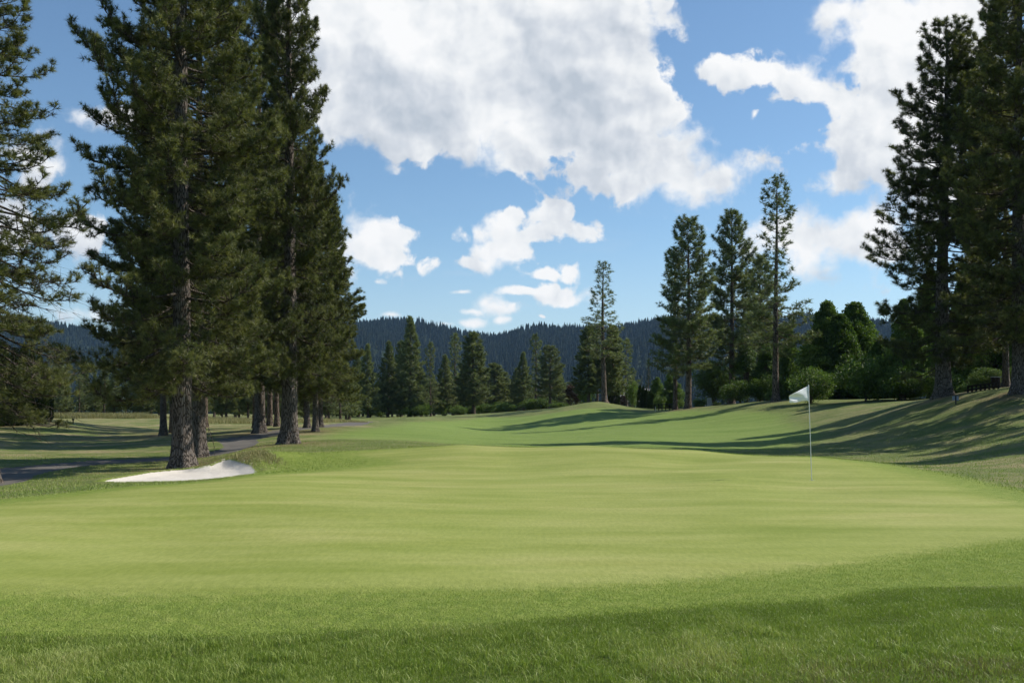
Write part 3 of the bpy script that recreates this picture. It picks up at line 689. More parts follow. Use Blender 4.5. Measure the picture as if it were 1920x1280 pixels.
# --- the large pines on the left
plant(big_a, 'pine_tree', 341, 35, 'massive ponderosa pine with thick furrowed trunk rising right behind the sand bunker', 'pine tree', PINES, rot=0.4)
plant(big_b, 'pine_tree', 373, 41, 'large pine whose slimmer trunk stands just right of the thick trunk behind the bunker', 'pine tree', PINES, rot=2.0, tr=0.85)
plant(big_b, 'pine_tree', 543, 45, 'big pine with flared dark trunk right of the cart path bend', 'pine tree', PINES, rot=5.3, top=-150, halfw=118, tr=1.45)
plant(big_a, 'pine_tree', 488, 60, 'tall pine with dark trunk standing at the far side of the cart path bend', 'pine tree', PINES, rot=1.1, top=-90, halfw=142, tr=0.75)
plant(big_b, 'pine_tree', 592, 58, 'shorter full pine forming the right shoulder of the left pine clump', 'pine tree', PINES, rot=3.0, top=308, halfw=104, tr=0.62)
plant(big_b, 'pine_tree', 306, 66, 'pine with slender sunlit trunk standing left of the thick bunker pine', 'pine tree', PINES, rot=5.0, top=60, halfw=95, tr=0.7)
plant(big_c, 'pine_tree', 321, 72, 'thin pine trunk in the gap between the slender pair and the thick bunker pine', 'pine tree', PINES, rot=0.9, top=120, halfw=70, tr=0.65)
plant(big_c, 'pine_tree', 576, 66, 'slim leaning pine trunk left of a stouter straight trunk beyond the cart path', 'pine tree', PINES, rot=0.2, top=330, halfw=80, lean=-0.03, tr=0.8)
plant(big_b, 'pine_tree', 601, 70, 'slim straight pine trunk at the right edge of the left pine clump', 'pine tree', PINES, rot=2.9, top=345, halfw=92, tr=0.6)
for i, (px, D, tp) in enumerate(((478, 78, 330), (506, 84, 300), (519, 80, 340), (384, 88, 330))):
    plant((mid_b, mid_a)[i % 2], 'pine_tree', px, D, ('slender background pine glimpsed left of the dark trunk at the path bend', 'slender background pine just right of the dark trunk at the path bend',
          'slender background pine tucked behind the big flared trunk', 'slender background pine right behind the twin bunker pines')[i], 'pine tree', PINES, top=tp, halfw=70, tr=0.8)
plant(big_c, 'pine_tree', -22, 29, 'airy pine cut by the left edge with bare drooping lower twigs', 'pine tree', PINES, rot=1.2, top=-170, halfw=195)
# --- pines on the right
plant(big_d, 'pine_tree', 1770, 60, 'tall forked pine with two leaders beside the small sign on the right slope', 'pine tree', PINES, rot=0.0, top=42, halfw=145)
plant(big_a, 'pine_tree', 1912, 50.5, 'huge dark pine cut by the right edge with low hanging crown', 'pine tree', PINES, rot=2.2, top=-190, halfw=145)
plant(big_b, 'pine_tree', 1886, 62, 'dark pine whose sunlit thin trunk stands just inside the right edge', 'pine tree', PINES, rot=3.2, top=-60, halfw=110, tr=0.6)
OFF = 'pines beyond the right edge of the view'
for i, (x, y, tpl, h) in enumerate(((27.0, 46, mid_b, 20), (31.5, 39.5, big_d, 17), (37.5, 52, mid_b, 23), (44, 73, mid_a, 24), (46, 62, mid_b, 22), (43, 48, mid_b, 23))):
    plant(tpl, 'pine_tree', 0, 0, 'pine standing outside the frame on the right whose shadow falls over the slope', 'pine tree', OFF, base=(x, y, gz(x, y)), H=h)
FW = 'pines on the crest beyond the fairway'
plant(mid_b, 'pine_tree', 1455, 100, 'tallest slim pine of the three on the right crest, left of the flag', 'pine tree', FW, top=332, halfw=74, rot=0.5)
plant(mid_a, 'pine_tree', 1372, 124, 'middle pine of the three on the crest, bulky and dark', 'pine tree', FW, top=398, halfw=62, rot=1.5)
plant(mid_a, 'pine_tree', 1290, 114, 'left dense pine of the three on the crest with clean dark trunk', 'pine tree', FW, top=410, halfw=64, rot=2.6)
plant(mid_b, 'pine_tree', 1266, 118, 'thinner pine with pale lit trunk hugging the left dense pine', 'pine tree', FW, top=470, halfw=52, rot=4.4)
plant(mid_a, 'pine_tree', 1425, 132, 'short dark pine behind the tallest slim crest pine', 'pine tree', FW, top=480, halfw=56, rot=0.4)
plant(mid_c, 'pine_tree', 1133, 146, 'slim pine with narrow bare spire standing on the grass mound', 'pine tree', FW, top=492, halfw=54, rot=1.4)
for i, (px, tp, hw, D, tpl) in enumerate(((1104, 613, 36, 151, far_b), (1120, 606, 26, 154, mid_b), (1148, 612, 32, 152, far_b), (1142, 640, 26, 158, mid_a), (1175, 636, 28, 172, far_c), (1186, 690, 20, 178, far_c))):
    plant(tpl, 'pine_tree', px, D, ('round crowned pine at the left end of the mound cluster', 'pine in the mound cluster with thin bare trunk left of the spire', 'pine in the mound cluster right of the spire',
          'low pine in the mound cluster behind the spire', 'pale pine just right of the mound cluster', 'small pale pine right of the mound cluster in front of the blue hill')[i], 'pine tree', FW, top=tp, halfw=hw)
# --- the row beyond the fairway, left to right
rw0 = random.Random(4)
ROW = 'pines in the row beyond the fairway'
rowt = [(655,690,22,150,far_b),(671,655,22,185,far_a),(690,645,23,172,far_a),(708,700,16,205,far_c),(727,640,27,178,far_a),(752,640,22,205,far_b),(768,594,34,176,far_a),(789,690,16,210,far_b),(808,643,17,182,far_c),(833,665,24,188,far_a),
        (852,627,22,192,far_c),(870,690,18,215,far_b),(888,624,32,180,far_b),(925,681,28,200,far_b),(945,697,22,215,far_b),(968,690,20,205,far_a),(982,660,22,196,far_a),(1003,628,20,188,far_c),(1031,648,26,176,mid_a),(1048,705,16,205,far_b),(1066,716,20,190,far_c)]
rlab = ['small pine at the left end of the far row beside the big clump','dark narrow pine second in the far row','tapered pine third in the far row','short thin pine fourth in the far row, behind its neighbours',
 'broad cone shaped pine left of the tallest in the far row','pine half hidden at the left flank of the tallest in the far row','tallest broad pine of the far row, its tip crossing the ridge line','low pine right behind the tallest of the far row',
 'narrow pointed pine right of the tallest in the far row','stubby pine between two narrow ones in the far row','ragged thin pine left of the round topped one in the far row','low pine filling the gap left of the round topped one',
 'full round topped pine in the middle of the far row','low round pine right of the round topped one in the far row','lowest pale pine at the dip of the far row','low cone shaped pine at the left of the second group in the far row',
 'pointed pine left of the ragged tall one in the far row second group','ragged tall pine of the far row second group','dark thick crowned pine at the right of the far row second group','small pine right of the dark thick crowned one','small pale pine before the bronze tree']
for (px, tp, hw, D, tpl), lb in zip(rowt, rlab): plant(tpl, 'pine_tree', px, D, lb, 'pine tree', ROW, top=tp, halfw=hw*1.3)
# --- woods behind the left pines
for i in range(30):
    px = 640+i*15+rw0.uniform(-7, 7)
    if 1050 < px < 1200: continue
    plant((far_a, far_b, far_c)[i % 3], 'pine_tree', px, rw0.uniform(205, 250), 'low background pine filling a gap behind the far row', 'pine tree', 'low pines behind the far row', top=rw0.uniform(690, 735), halfw=rw0.uniform(18, 28))
for i in range(24):
    px = 420+i*27+rw0.uniform(-8, 8)
    plant(leaf_bush, 'shrub', px, rw0.uniform(172, 188), 'dark shrub at the foot of the far row of pines', 'bush', 'shrubs at the foot of the far row', top=rw0.uniform(745, 762), halfw=rw0.uniform(18, 30))
WD = 'pines in the dark wood behind the left trunks'
rw = random.Random(9)
for i in range(22):
    px = 375+i*13+rw.uniform(-6, 6); D = rw.uniform(120, 170)
    plant((far_a, far_b, far_c)[i % 3], 'pine_tree', px, D, 'pine in the shaded wood seen between the left trunks', 'pine tree', WD, top=rw.uniform(640, 705), halfw=rw.uniform(20, 30))
WL = 'small pines in the wood at far left'
for i in range(20):
    px = 85+i*15+rw.uniform(-6, 6); D = rw.uniform(150, 178)
    plant((far_a, far_c, far_b)[i % 3], 'pine_tree', px, D, 'small pine in the wood line left of the thick bunker pine', 'pine tree', WL, top=rw.uniform(668, 712), halfw=rw.uniform(15, 25))
for i in range(8):
    px = -150+i*28; plant((far_a, far_b)[i % 2], 'pine_tree', px, 120+i*4, 'pine in the shade behind the tall hedge at far left', 'pine tree', 'pines behind the left hedge', top=rw.uniform(650, 700), halfw=28)
# --- hedge at far left
HG = 'cedars of the tall hedge at far left'
for i, (px, tp, hw, D) in enumerate(((-40, 640, 20, 68), (-12, 648, 18, 70), (8, 650, 17, 71), (27, 655, 17, 72), (44, 650, 16, 73), (60, 662, 15, 74), (74, 668, 14, 75.5), (86, 680, 12, 77))):
    plant((cedar_a, cedar_b)[i % 2], 'cedar', px, D, ('outermost hedge cedar beyond the left edge', 'hedge cedar cut by the left edge', 'dark hedge cedar next to the left edge', 'hedge cedar in the middle of the left hedge', 'slightly taller cedar right of the hedge middle',
           'dark hedge cedar third from the open lawn', 'hedge cedar second from the open lawn', 'last slim hedge cedar beside the open lawn')[i], 'cedar', HG, top=tp, halfw=hw)
# --- broadleaf trees and shrubs on the right
LT = 'broadleaf trees behind the right crest'
BR = [(leaf_round,1338,128,668,46,'pale green round tree lit by the sun right behind the left crest pine'),(leaf_tall,1258,138,690,36,'dark pointed leafy tree left of the crest pine trunks'),
 (leaf_tall,1232,150,700,28,'small pointed leafy tree right of the dark clipped cedars'),(leaf_col,1402,122,640,34,'dark leafy tree between the middle and tallest crest pines'),(leaf_col,1436,116,636,30,'bright columnar leafy tree behind the tallest crest pine trunk'),
 (leaf_tall_b,1480,112,600,36,'dark leafy tree right of the tallest crest pine'),(leaf_tall,1550,104,544,76,'big leafy tree with pointed top, left of the twin tops'),(leaf_tall_b,1601,106,548,84,'big leafy tree with pointed top, right of the twin tops'),
 (leaf_tall_b,1574,103,572,72,'leafy tree joining the two pointed tops from behind'),(leaf_tall_b,1650,100,625,60,'leafy tree at the right flank of the twin tops'),(leaf_col,1372,140,700,30,'shaded leafy tree behind the pale round one'),(leaf_tall,1515,118,620,40,'shaded leafy tree filling behind the left of the twin tops'),
 (leaf_tall,1696,86,540,62,'dark leafy mass left of the forked pine trunk'),(leaf_tall,1745,90,480,66,'dark leafy tree directly behind the forked pine'),(leaf_tall_b,1815,92,470,66,'dark leafy tree between the forked pine and the right edge'),
 (leaf_tall,1870,88,480,64,'dark leafy tree behind the thin lit trunk at the right'),(leaf_tall,1935,84,470,70,'dark leafy tree at the right edge behind the pines'),(leaf_col,1660,112,690,40,'low shaded leafy tree between the maple bush and forked pine')]
for tpl, px, D, tp, hw, lb in BR: plant(tpl, 'leafy_tree', px, D, lb, 'tree', LT, top=tp, halfw=hw)
for i in range(13):
    px = 1385+i*32+rngS.uniform(-8, 8)
    plant(leaf_bush, 'shrub', px, 118-i*1.8, 'dark shrub in the understorey along the right crest', 'bush', 'shrubs of the shaded understorey at right', top=rngS.uniform(690, 722)-i*1.5, halfw=rngS.uniform(28, 40))
plant(leaf_red, 'leafy_tree', 1079, 178, 'bronze leaved tree at the left foot of the mound', 'tree', LT, top=712, halfw=25)
plant(leaf_bush, 'shrub', 1622, 88, 'wide light green bush spreading below the twin topped trees', 'bush', None, top=668, halfw=72)
plant(leaf_bush, 'shrub', 1690, 84, 'dark bush in the shade left of the forked pine', 'bush', None, top=690, halfw=50)
plant(leaf_bush, 'shrub', 1520, 92, 'dark bush on the crest behind the flag', 'bush', None, top=690, halfw=50)
plant(leaf_round, 'shrub', 1848, 76, 'sunlit bright bush behind the rail fence at the right', 'bush', None, top=683, halfw=34)
plant(leaf_shrub, 'shrub', 1810, 72, 'small pale shrub right of the forked pine trunk', 'bush', None, top=716, halfw=18)
plant(leaf_bush, 'shrub', 1760, 82, 'dark shrub behind the forked pine trunk', 'bush', None, top=690, halfw=55)
plant(leaf_bush, 'shrub', 1925, 74, 'shaded bush at the right edge behind the fence', 'bush', None, top=680, halfw=40)
plant(leaf_shrub, 'shrub', 1312, 121, 'yellow green clipped shrub right of the clean crest pine trunk', 'bush', 'yellow green garden shrubs', top=744, halfw=17)
plant(leaf_shrub, 'shrub', 1344, 119, 'small yellow green shrub below the pale round tree', 'bush', 'yellow green garden shrubs', top=752, halfw=9)
plant(leaf_shrub, 'shrub', 1237, 132, 'small garden shrub just right of the dark clipped cedars', 'bush', 'yellow green garden shrubs', top=738, halfw=14)
plant(leaf_shrub, 'shrub', 1446, 104, 'low bright shrub at the foot of the tallest crest pine', 'bush', 'yellow green garden shrubs', top=728, halfw=12)
plant(leaf_bush, 'shrub', 1186, 160, 'rounded green bush in front of the house roof', 'bush', None, top=716, halfw=15)
plant(leaf_bush, 'shrub', 1100, 165, 'light green bush at the left foot of the mound cluster', 'bush', None, top=712, halfw=20)
plant(leaf_red, 'shrub', 1168, 164, 'small bronze bush before the house roof', 'bush', None, top=738, halfw=9)
plant(spruce, 'spruce_tree', 1184, 176, 'dark little spruce rising behind the house roof', 'spruce', None, top=690, halfw=13)
plant(spruce, 'spruce_tree', 1216, 165, 'dark spruce behind the clipped cedars', 'spruce', None, top=672, halfw=15)
plant(bspruce, 'spruce_tree', 1203, 170, 'small blue spruce between the roof and the clipped cedars', 'spruce', None, top=704, halfw=9)
CD = 'clipped cedars beside the crest'
for i, (px, tp, hw, D) in enumerate(((1145, 727, 4.5, 152), (1152, 726, 4.5, 152), (1158, 727, 4, 152), (1200, 722, 5.5, 138), (1206, 724, 5, 137), (1212, 729, 5.5, 136), (1219, 733, 5, 135), (1224, 737, 4, 134))):
    plant((cedar_a, cedar_b)[i % 2], 'cedar', px, D, ('narrow cedar at the left of three beside the spire pine', 'middle narrow cedar of three beside the spire pine', 'right narrow cedar of three beside the spire pine',
          'tallest clipped cedar at the left end of the stepped row', 'second cedar of the stepped row', 'middle cedar of the stepped row', 'fourth cedar of the stepped row', 'lowest clipped cedar at the right end of the stepped row')[i], 'cedar', CD, top=tp, halfw=hw)
print('trees', time.time()-T0)

# ------------------------------------------------------------------ far hill and its forest
RIDGE = np.array([(-1500,640),(-700,612),(-200,606),(60,606),(120,610),(170,618),(240,650),(330,652),(450,615),(600,606),(690,606),(760,609),(850,621),(935,632),(985,622),(1060,621),(1110,617),(1200,607),(1260,604),(1400,600),(1600,602),(1700,604),(1900,600),(2500,590),(3400,620)], float)
DR = 2300.0
def ridge_h(px): return (HY-7-np.interp(px, RIDGE[:, 0], RIDGE[:, 1]))/F*DR+EYE
def hill_z(x, y):
    px = 960+F*x/DR; h = ridge_h(px)
    s = np.clip((y-1150)/(DR-1150), 0, 1); b = np.clip(1-(y-DR)/900, 0, 1)
    gul = 0.5*np.sin(x*0.011+y*0.003)+0.5*np.sin(x*0.021-y*0.006+1.2)
    return np.where(y <= DR, h*s**1.15-6*(1-s)+gul*16*np.sin(np.pi*s), h*b)-4*(s <= 0)
hx = np.linspace(-3200, 3200, 260); hy = np.concatenate([np.linspace(1100, DR, 50), np.linspace(DR+40, DR+950, 12)])
HX, HYY = np.meshgrid(hx, hy); HZ = hill_z(HX, HYY)
i_ = np.arange(HX.size).reshape(HX.shape)
HQ = np.stack([i_[:-1, :-1], i_[:-1, 1:], i_[1:, 1:], i_[1:, :-1]], -1).reshape(-1, 4)
m, n = new_mat('forest_floor'); P = n.new('ShaderNodeNewGeometry').outputs['Position']
finish(n, n.ramp(n.noise(P, 0.02, 4), [(0.3, (0.014, 0.022, 0.012)), (0.7, (0.030, 0.042, 0.020))]), 0.95, spec=0.05); M_floor = m
tag(obj('hills', mesh_np('hills', np.stack([HX.ravel(), HYY.ravel(), HZ.ravel()], 1), HQ, (M_floor,), smooth=True)), kind='structure', label='long forested ridge dark blue behind the course')
M_forest = foliage_mat('forest_needles', (0.010, 0.018, 0.012), (0.018, 0.030, 0.018), (0.030, 0.044, 0.026), (1, 1, 1), 0.8, 0.1)
rg = np.random.default_rng(77)
def cone_tmpl(rng, tiers=4, k=7):
    out = []
    for t in range(tiers):
        z0 = 0.06+0.9*t/tiers*0.95; z1 = min(1.0, z0+1.25/tiers+0.12); r = 0.17*(1-t/tiers)**0.85+0.02
        a = np.arange(k)*6.2832/k+rng.random(); rr_ = r*rng.uniform(0.65, 1.25, k)
        for j in range(k):
            b = (j+1) % k
            out.append([[rr_[j]*math.cos(a[j]), rr_[j]*math.sin(a[j]), z0+rng.uniform(-.04, .03)], [rr_[b]*0.7*math.cos(a[b]), rr_[b]*0.7*math.sin(a[b]), z0+0.05], [0, 0, z1]])
    return np.array(out)
ct = [cone_tmpl(rg) for _ in range(4)]
def forest(n_, x0, x1, y0, y1, hmin, hmax, zf_, wfac=1.0):
    x = rg.uniform(x0, x1, n_); y = rg.uniform(y0, y1, n_)
    z = zf_(x, y); h = rg.uniform(hmin, hmax, n_)*(1+0.25*np.sin(x*0.02)*np.sin(y*0.017))
    Vs, Ts = [], []; pick = rg.integers(0, 4, n_)
    for a in range(4):
        k = pick == a; an = rg.uniform(0, 6.28, k.sum()); f = ct[a].reshape(-1, 3); hh = h[k][:, None]
        wd = wfac*rg.uniform(0.75, 1.3, k.sum())[:, None]
        X = (f[None, :, 0]*np.cos(an)[:, None]-f[None, :, 1]*np.sin(an)[:, None])*hh*wd+x[k][:, None]
        Y = (f[None, :, 0]*np.sin(an)[:, None]+f[None, :, 1]*np.cos(an)[:, None])*hh*wd+y[k][:, None]
        Z = f[None, :, 2]*hh+z[k][:, None]
        Vs.append(np.stack([X, Y, Z], -1).reshape(-1, 3)); Ts.append(np.repeat(np.clip(rg.normal(0.45, 0.2, k.sum()), 0, 1), len(f)))
    V = np.concatenate(Vs); return V, np.arange(len(V)).reshape(-1, 3), np.concatenate(Ts)
V1, F1, T1 = forest(15000, -1500, 1500, 1500, DR+20, 15, 25, hill_z, 1.15)
V2, F2, T2 = forest(4200, -1450, 1450, DR-70, DR+25, 14, 29, hill_z, 0.95)
V3, F3, T3 = forest(5000, -1100, 1100, 1150, 1500, 15, 26, hill_z, 1.1)
V = np.concatenate([V1, V2, V3]); T = np.concatenate([T1, T2, T3])
tag(obj('hill_forest', mesh_np('hill_forest', V, np.arange(len(V)).reshape(-1, 3), (M_forest,), {'tint': T})), 'dense conifer forest covering the distant ridge', 'forest', kind='stuff')
# lower woods in the valley between the course and the ridge
def gz_v(x, y): return height(x, y)
V, Fa, T = forest(2600, -900, 900, 420, 1100, 5, 9, gz_v, 2.0)
tag(obj('valley_wood', mesh_np('valley_wood', V, Fa, (M_forest,), {'tint': T})), 'dark woodland filling the valley below the ridge', 'woodland', kind='stuff')

# ------------------------------------------------------------------ flagstick
pin = place(1522, 23.0)
fs = empty('flagstick', pin); tag(fs, 'thin white flagstick with drooping white flag standing in the hole', 'golf flag')
M_pole = plain('pole_paint', (0.72, 0.72, 0.70), 0.35, 0.5, 0.05)
def tube_obj(name, pts, rad, mat, parent, k=10):
    P = np.array(pts, float); r = np.array(rad, float)
    V, Q = tubes(P[:-1], P[1:], r[:-1], r[1:], k); return obj(name, mesh_np(name, V, Q, (mat,), smooth=True), parent)
topx = (1516-1522)/F*23.0; toph = (HY-723)/F*23.0+EYE-pin.z
pp = [(topx*h/toph, 0, h) for h in (-0.12, 0.3, 0.8, 1.4, toph-0.36, toph)]
tube_obj('pole', pp, [0.0085]*4+[0.0095, 0.0095], M_pole, fs)
tube_obj('pole_tip', [(topx, 0, toph), (topx, 0, toph+0.012), (topx, 0, toph+0.022)], [0.012, 0.012, 0.003], M_pole, fs)
m, n = new_mat('flag_cloth'); finish(n, (0.86, 0.87, 0.90), 0.7, n.noise(n.new('ShaderNodeTexCoord').outputs['Object'], 260, 2), 0.1, 0.002, 0.2, trans=(0.92, 0.94, 0.98)); M_flag = m
M_flag.node_tree.nodes['Mix Shader'].inputs[0].default_value = 0.25
# cloth: hoist edge on the pole, fly edge drooping, a diagonal fold across it
nu, nv = 26, 18; FV = []; 
h0 = toph-0.005; h1 = toph-0.35
for i in range(nu):
    u = i/(nu-1)
    for j in range(nv):
        v = j/(nv-1)
        xt = topx-0.56*u; zt = h0-0.225*u; xb = topx*0.85-0.545*u; zb = h1-0.045*u+0.01*math.sin(u*6)
        x = xt*(1-v)+xb*v; z = zt*(1-v)+zb*v; yaw = -0.46*u
        ridge = (v-(1-u)*0.95)
        y = yaw+0.045*math.sin(u*3.0)+0.075*u*math.tanh(ridge*7)+0.018*math.sin(u*9+v*5)*u-0.02*math.exp(-((v-.78)/.07)**2)*math.sin(u*3.1)
        FV.append((x-0.008, y, z))
FQ = [(i*nv+j, (i+1)*nv+j, (i+1)*nv+j+1, i*nv+j+1) for i in range(nu-1) for j in range(nv-1)]
fl = obj('flag', mesh_np('flag', np.array(FV), np.array(FQ), (M_flag,), smooth=True), fs)
sm = fl.modifiers.new('thickness', 'SOLIDIFY'); sm.thickness = 0.0015
tube_obj('flag_sleeve', [(topx, 0, toph-0.355), (topx, 0, toph-0.002)], [0.013, 0.013], M_flag, fs)
cup = obj('cup', mesh_np('cup', *tubes(np.array([[0, 0, -0.1]]), np.array([[0, 0, 0.003]]), np.array([0.054]), np.array([0.054]), 20), (plain('cup_white', (0.6, 0.6, 0.58)),), smooth=True), fs)
# a small dark old hole plug on the green is the cup shadow seen in the photo: nothing more is needed

# ------------------------------------------------------------------ small things
import bmesh
def box_mesh(name, parts, mat, bevel=0.0):
    bm = bmesh.new()
    for (cx, cy, cz, sx, sy, sz) in parts:
        r = bmesh.ops.create_cube(bm, size=1.0)
        for v in r['verts']: v.co = Vector((v.co.x*sx+cx, v.co.y*sy+cy, v.co.z*sz+cz))
    if bevel: bmesh.ops.bevel(bm, geom=bm.edges[:], offset=bevel, segments=2, affect='EDGES')
    me = bpy.data.meshes.new(name); bm.to_mesh(me); bm.free(); me.materials.append(mat); return me
M_dark = plain('dark_metal', (0.02, 0.022, 0.03), 0.5)
M_grey = plain('grey_board', (0.30, 0.34, 0.42), 0.6)
M_wood = plain('dark_wood', (0.035, 0.028, 0.024), 0.85, 0.1, 0.3)
p = place(1792, 54); s = empty('small_sign', p); s.rotation_euler.z = -0.1
tag(s, 'small grey blue board on a short dark post on the right slope', 'sign')
obj('post', box_mesh('post', [(0, -0.02, 0.22, 0.06, 0.05, 0.52)], M_dark, 0.006), s)
obj('board', box_mesh('board', [(0, 0.022, 0.33, 0.33, 0.025, 0.24)], M_grey, 0.005), s)
p = place(137, 78); s = empty('marker_post', p); tag(s, 'little dark tee marker post on the shaded left lawn', 'marker')
obj('post', box_mesh('post', [(0, 0, 0.12, 0.07, 0.07, 0.35)], M_dark, 0.008), s)
obj('head', box_mesh('head', [(0, 0, 0.36, 0.17, 0.14, 0.13)], M_dark, 0.02), s)
def rail_fence(label, a, b, posts, hh, group=None):
    A = place(*a); B = place(*b); o = empty('rail_fence', A); tag(o, label, 'fence', group)
    for i in range(posts):
        t = i/(posts-1); q = A.lerp(B, t); q.z = gz(q.x, q.y)
        obj('fence_post', box_mesh('fence_post', [(0, 0, hh/2-0.1, 0.09, 0.09, hh+0.15)], M_wood, 0.008), o, q-A)
    for k in (0.35, 0.85):
        P = []; 
        for i in range(posts):
            q = A.lerp(B, i/(posts-1)); q.z = gz(q.x, q.y); P.append(q-A+Vector((0, -0.06, hh*k)))
        tube_obj('rail', P, [0.045]*len(P), M_wood, o, 6)
    return o
rail_fence('low dark rail fence before the bright bush at the right', (1815, 59.0), (1872, 56.5), 8, 0.42)
rail_fence('dark low fence along the lawn edge left of the crest pine trunks', (1228, 128), (1262, 124), 6, 0.9)
p = place(1229, 123); s = empty('stake', p); tag(s, 'thin white stake on the lawn right of the clipped cedars', 'stake')
obj('stake_body', box_mesh('stake_body', [(0, 0, 0.25, 0.05, 0.05, 0.6), (0, 0, 0.57, 0.06, 0.06, 0.04)], plain('white_paint', (0.6, 0.6, 0.58))), s)
p = place(1330, 116); s = empty('utility_pedestal', p); tag(s, 'grey utility pedestal on the lawn right of the crest pine trunk', 'utility box')
M_util = plain('grey_steel', (0.22, 0.25, 0.30), 0.5)
obj('cabinet', box_mesh('cabinet', [(0, 0, 0.45, 0.45, 0.4, 1.0)], M_util, 0.02), s); obj('lid', box_mesh('lid', [(0, 0, 0.97, 0.5, 0.45, 0.05)], M_util, 0.01), s)
p = place(1881, 61); s = empty('trash_bin', p); tag(s, 'dark bin with pale flat lid beside the lit trunk at the right', 'bin')
V, Q = tubes(np.array([[0, 0, -0.1], [0, 0, 0.62]]), np.array([[0, 0, 0.6], [0, 0, 0.68]]), np.array([0.24, 0.27]), np.array([0.27, 0.25]), 16)
s.location.x -= 0.45
obj('body', mesh_np('body', V[:len(V)//2], Q[:len(Q)//2], (M_wood,), smooth=True), s); obj('lid', box_mesh('lid', [(0, 0, 0.64, 0.5, 0.5, 0.05)], plain('pale_lid', (0.35, 0.35, 0.34)), 0.02), s)
# house behind the mound
p = place(1200, 188); hs = empty('house', p); tag(hs, 'house with light grey shingle roof mostly hidden behind the garden bushes', 'house')
M_wall = plain('house_siding', (0.13, 0.12, 0.11), 0.8); M_roof = plain('roof_shingles', (0.26, 0.25, 0.25), 0.9, 0.1, 0.2)
yb = (HY-727)/F*188+EYE-p.z
obj('wall', box_mesh('wall', [(0, 5, (yb-2.6)/2-0.2, 10, 8, yb-2.6+0.4)], M_wall), hs)
def gable(name, x0, x1, y0, y1, z0, z1, mat, par):
    ym = (y0+y1)/2; V = np.array([(x0, y0, z0), (x1, y0, z0), (x1, ym, z1), (x0, ym, z1), (x0, y1, z0), (x1, y1, z0)], float)
    me = bpy.data.meshes.new(name); me.from_pydata(V.tolist(), [], [(0, 1, 2, 3), (3, 2, 5, 4), (0, 3, 4), (1, 5, 2), (0, 4, 5, 1)]); me.materials.append(mat); return obj(name, me, par)
gable('roof', -5.6, 5.6, 0.3, 9.7, yb-2.6, yb, M_roof, hs)
obj('chimney', box_mesh('chimney', [(-2.5, 5, yb-0.2, 0.8, 0.8, 1.6)], plain('brick', (0.2, 0.11, 0.08)), 0.01), hs)
for dx in (-3, 0, 3): 
    wv = obj('window', box_mesh('window', [(0, 0, 0, 1.3, 0.08, 1.1)], plain('window_glass', (0.03, 0.04, 0.05), 0.1, 0.6), 0.01), hs, (dx, 0.97, (yb-2.6)*0.55))
    obj('frame', box_mesh('frame', [(-0.68, -0.03, 0, 0.07, 0.1, 1.24), (0.68, -0.03, 0, 0.07, 0.1, 1.24), (0, -0.03, 0.59, 1.3, 0.1, 0.07), (0, -0.03, -0.59, 1.3, 0.1, 0.07)], M_pole), wv)

# ------------------------------------------------------------------ grass
gr = np.random.default_rng(3)
def blades(n_, x, y, h, wdt, lean=0.45, segs=2, tint=None, z=None):
    z = height(x, y) if z is None else z
    an = gr.uniform(0, 6.283, n_); la = gr.uniform(0, 6.283, n_); L = lean*gr.random(n_)*h
    wx, wy = np.cos(an)*wdt/2, np.sin(an)*wdt/2; lx, ly = np.cos(la)*L, np.sin(la)*L
    b0 = np.stack([x-wx, y-wy, z-0.004], 1); b1 = np.stack([x+wx, y+wy, z-0.004], 1)
    tip = np.stack([x+lx, y+ly, z+h*0.96], 1)
    t = np.clip(gr.normal(0.5, 0.17, n_) if tint is None else tint, 0, 1)
    if segs == 1:
        V = np.stack([b0, b1, tip], 1).reshape(-1, 3); return V, np.arange(len(V)).reshape(-1, 3), np.repeat(t, 3)
    m0 = np.stack([x-wx*.8+lx*.3, y-wy*.8+ly*.3, z+h*0.6], 1); m1 = np.stack([x+wx*.8+lx*.3, y+wy*.8+ly*.3, z+h*0.6], 1)
    V = np.stack([b0, b1, m0, m1, tip], 1).reshape(-1, 3); b = np.arange(n_)[:, None]*5
    Fa = np.concatenate([b+[0, 1, 3], b+[0, 3, 2], b+[2, 3, 4]]); return V, Fa, np.repeat(t, 5)
def lump_noise(x, y, s, seed=0):
    r_ = np.random.default_rng(seed); o = np.zeros_like(x)
    for k in range(7):
        a = r_.random()*6.28; f = s*(1+r_.random()*1.6); o += np.sin((x*math.cos(a)+y*math.sin(a))*f+r_.random()*6.28)
    return o/3.0
def edge_row(x, y): return (HY+F*EYE/y)-np.interp(960+F*x/y, FG_EDGE[:, 0], FG_EDGE[:, 1])
def scatter(n_, y0, y1, side=1.12):
    u = gr.random(n_); y = np.sqrt(y0*y0+u*(y1*y1-y0*y0)); x = gr.uniform(-1, 1, n_)*y*0.5143*side+0; return x, y
x, y = scatter(620000, 4.7, 9.0); e = edge_row(x, y)+gr.normal(0, 5, len(x)); k = e > 0; x, y = x[k], y[k]; e = e[k]
ln = lump_noise(x, y, 5.5, 1); l2 = lump_noise(x, y, 1.6, 2)
h = (0.026+0.012*ln+0.009*l2)*gr.uniform(0.45, 1.6, len(x))*np.clip(0.55+e/40, 0.5, 1); h = np.clip(h, 0.012, 0.10)
nc = 420; cx_, cy_ = scatter(nc, 4.8, 7.2); ke = edge_row(cx_, cy_) > 8; cx_, cy_ = cx_[ke], cy_[ke]
nb = 34; xc = np.repeat(cx_, nb)+gr.normal(0, 0.035, len(cx_)*nb); yc = np.repeat(cy_, nb)+gr.normal(0, 0.035, len(cx_)*nb)
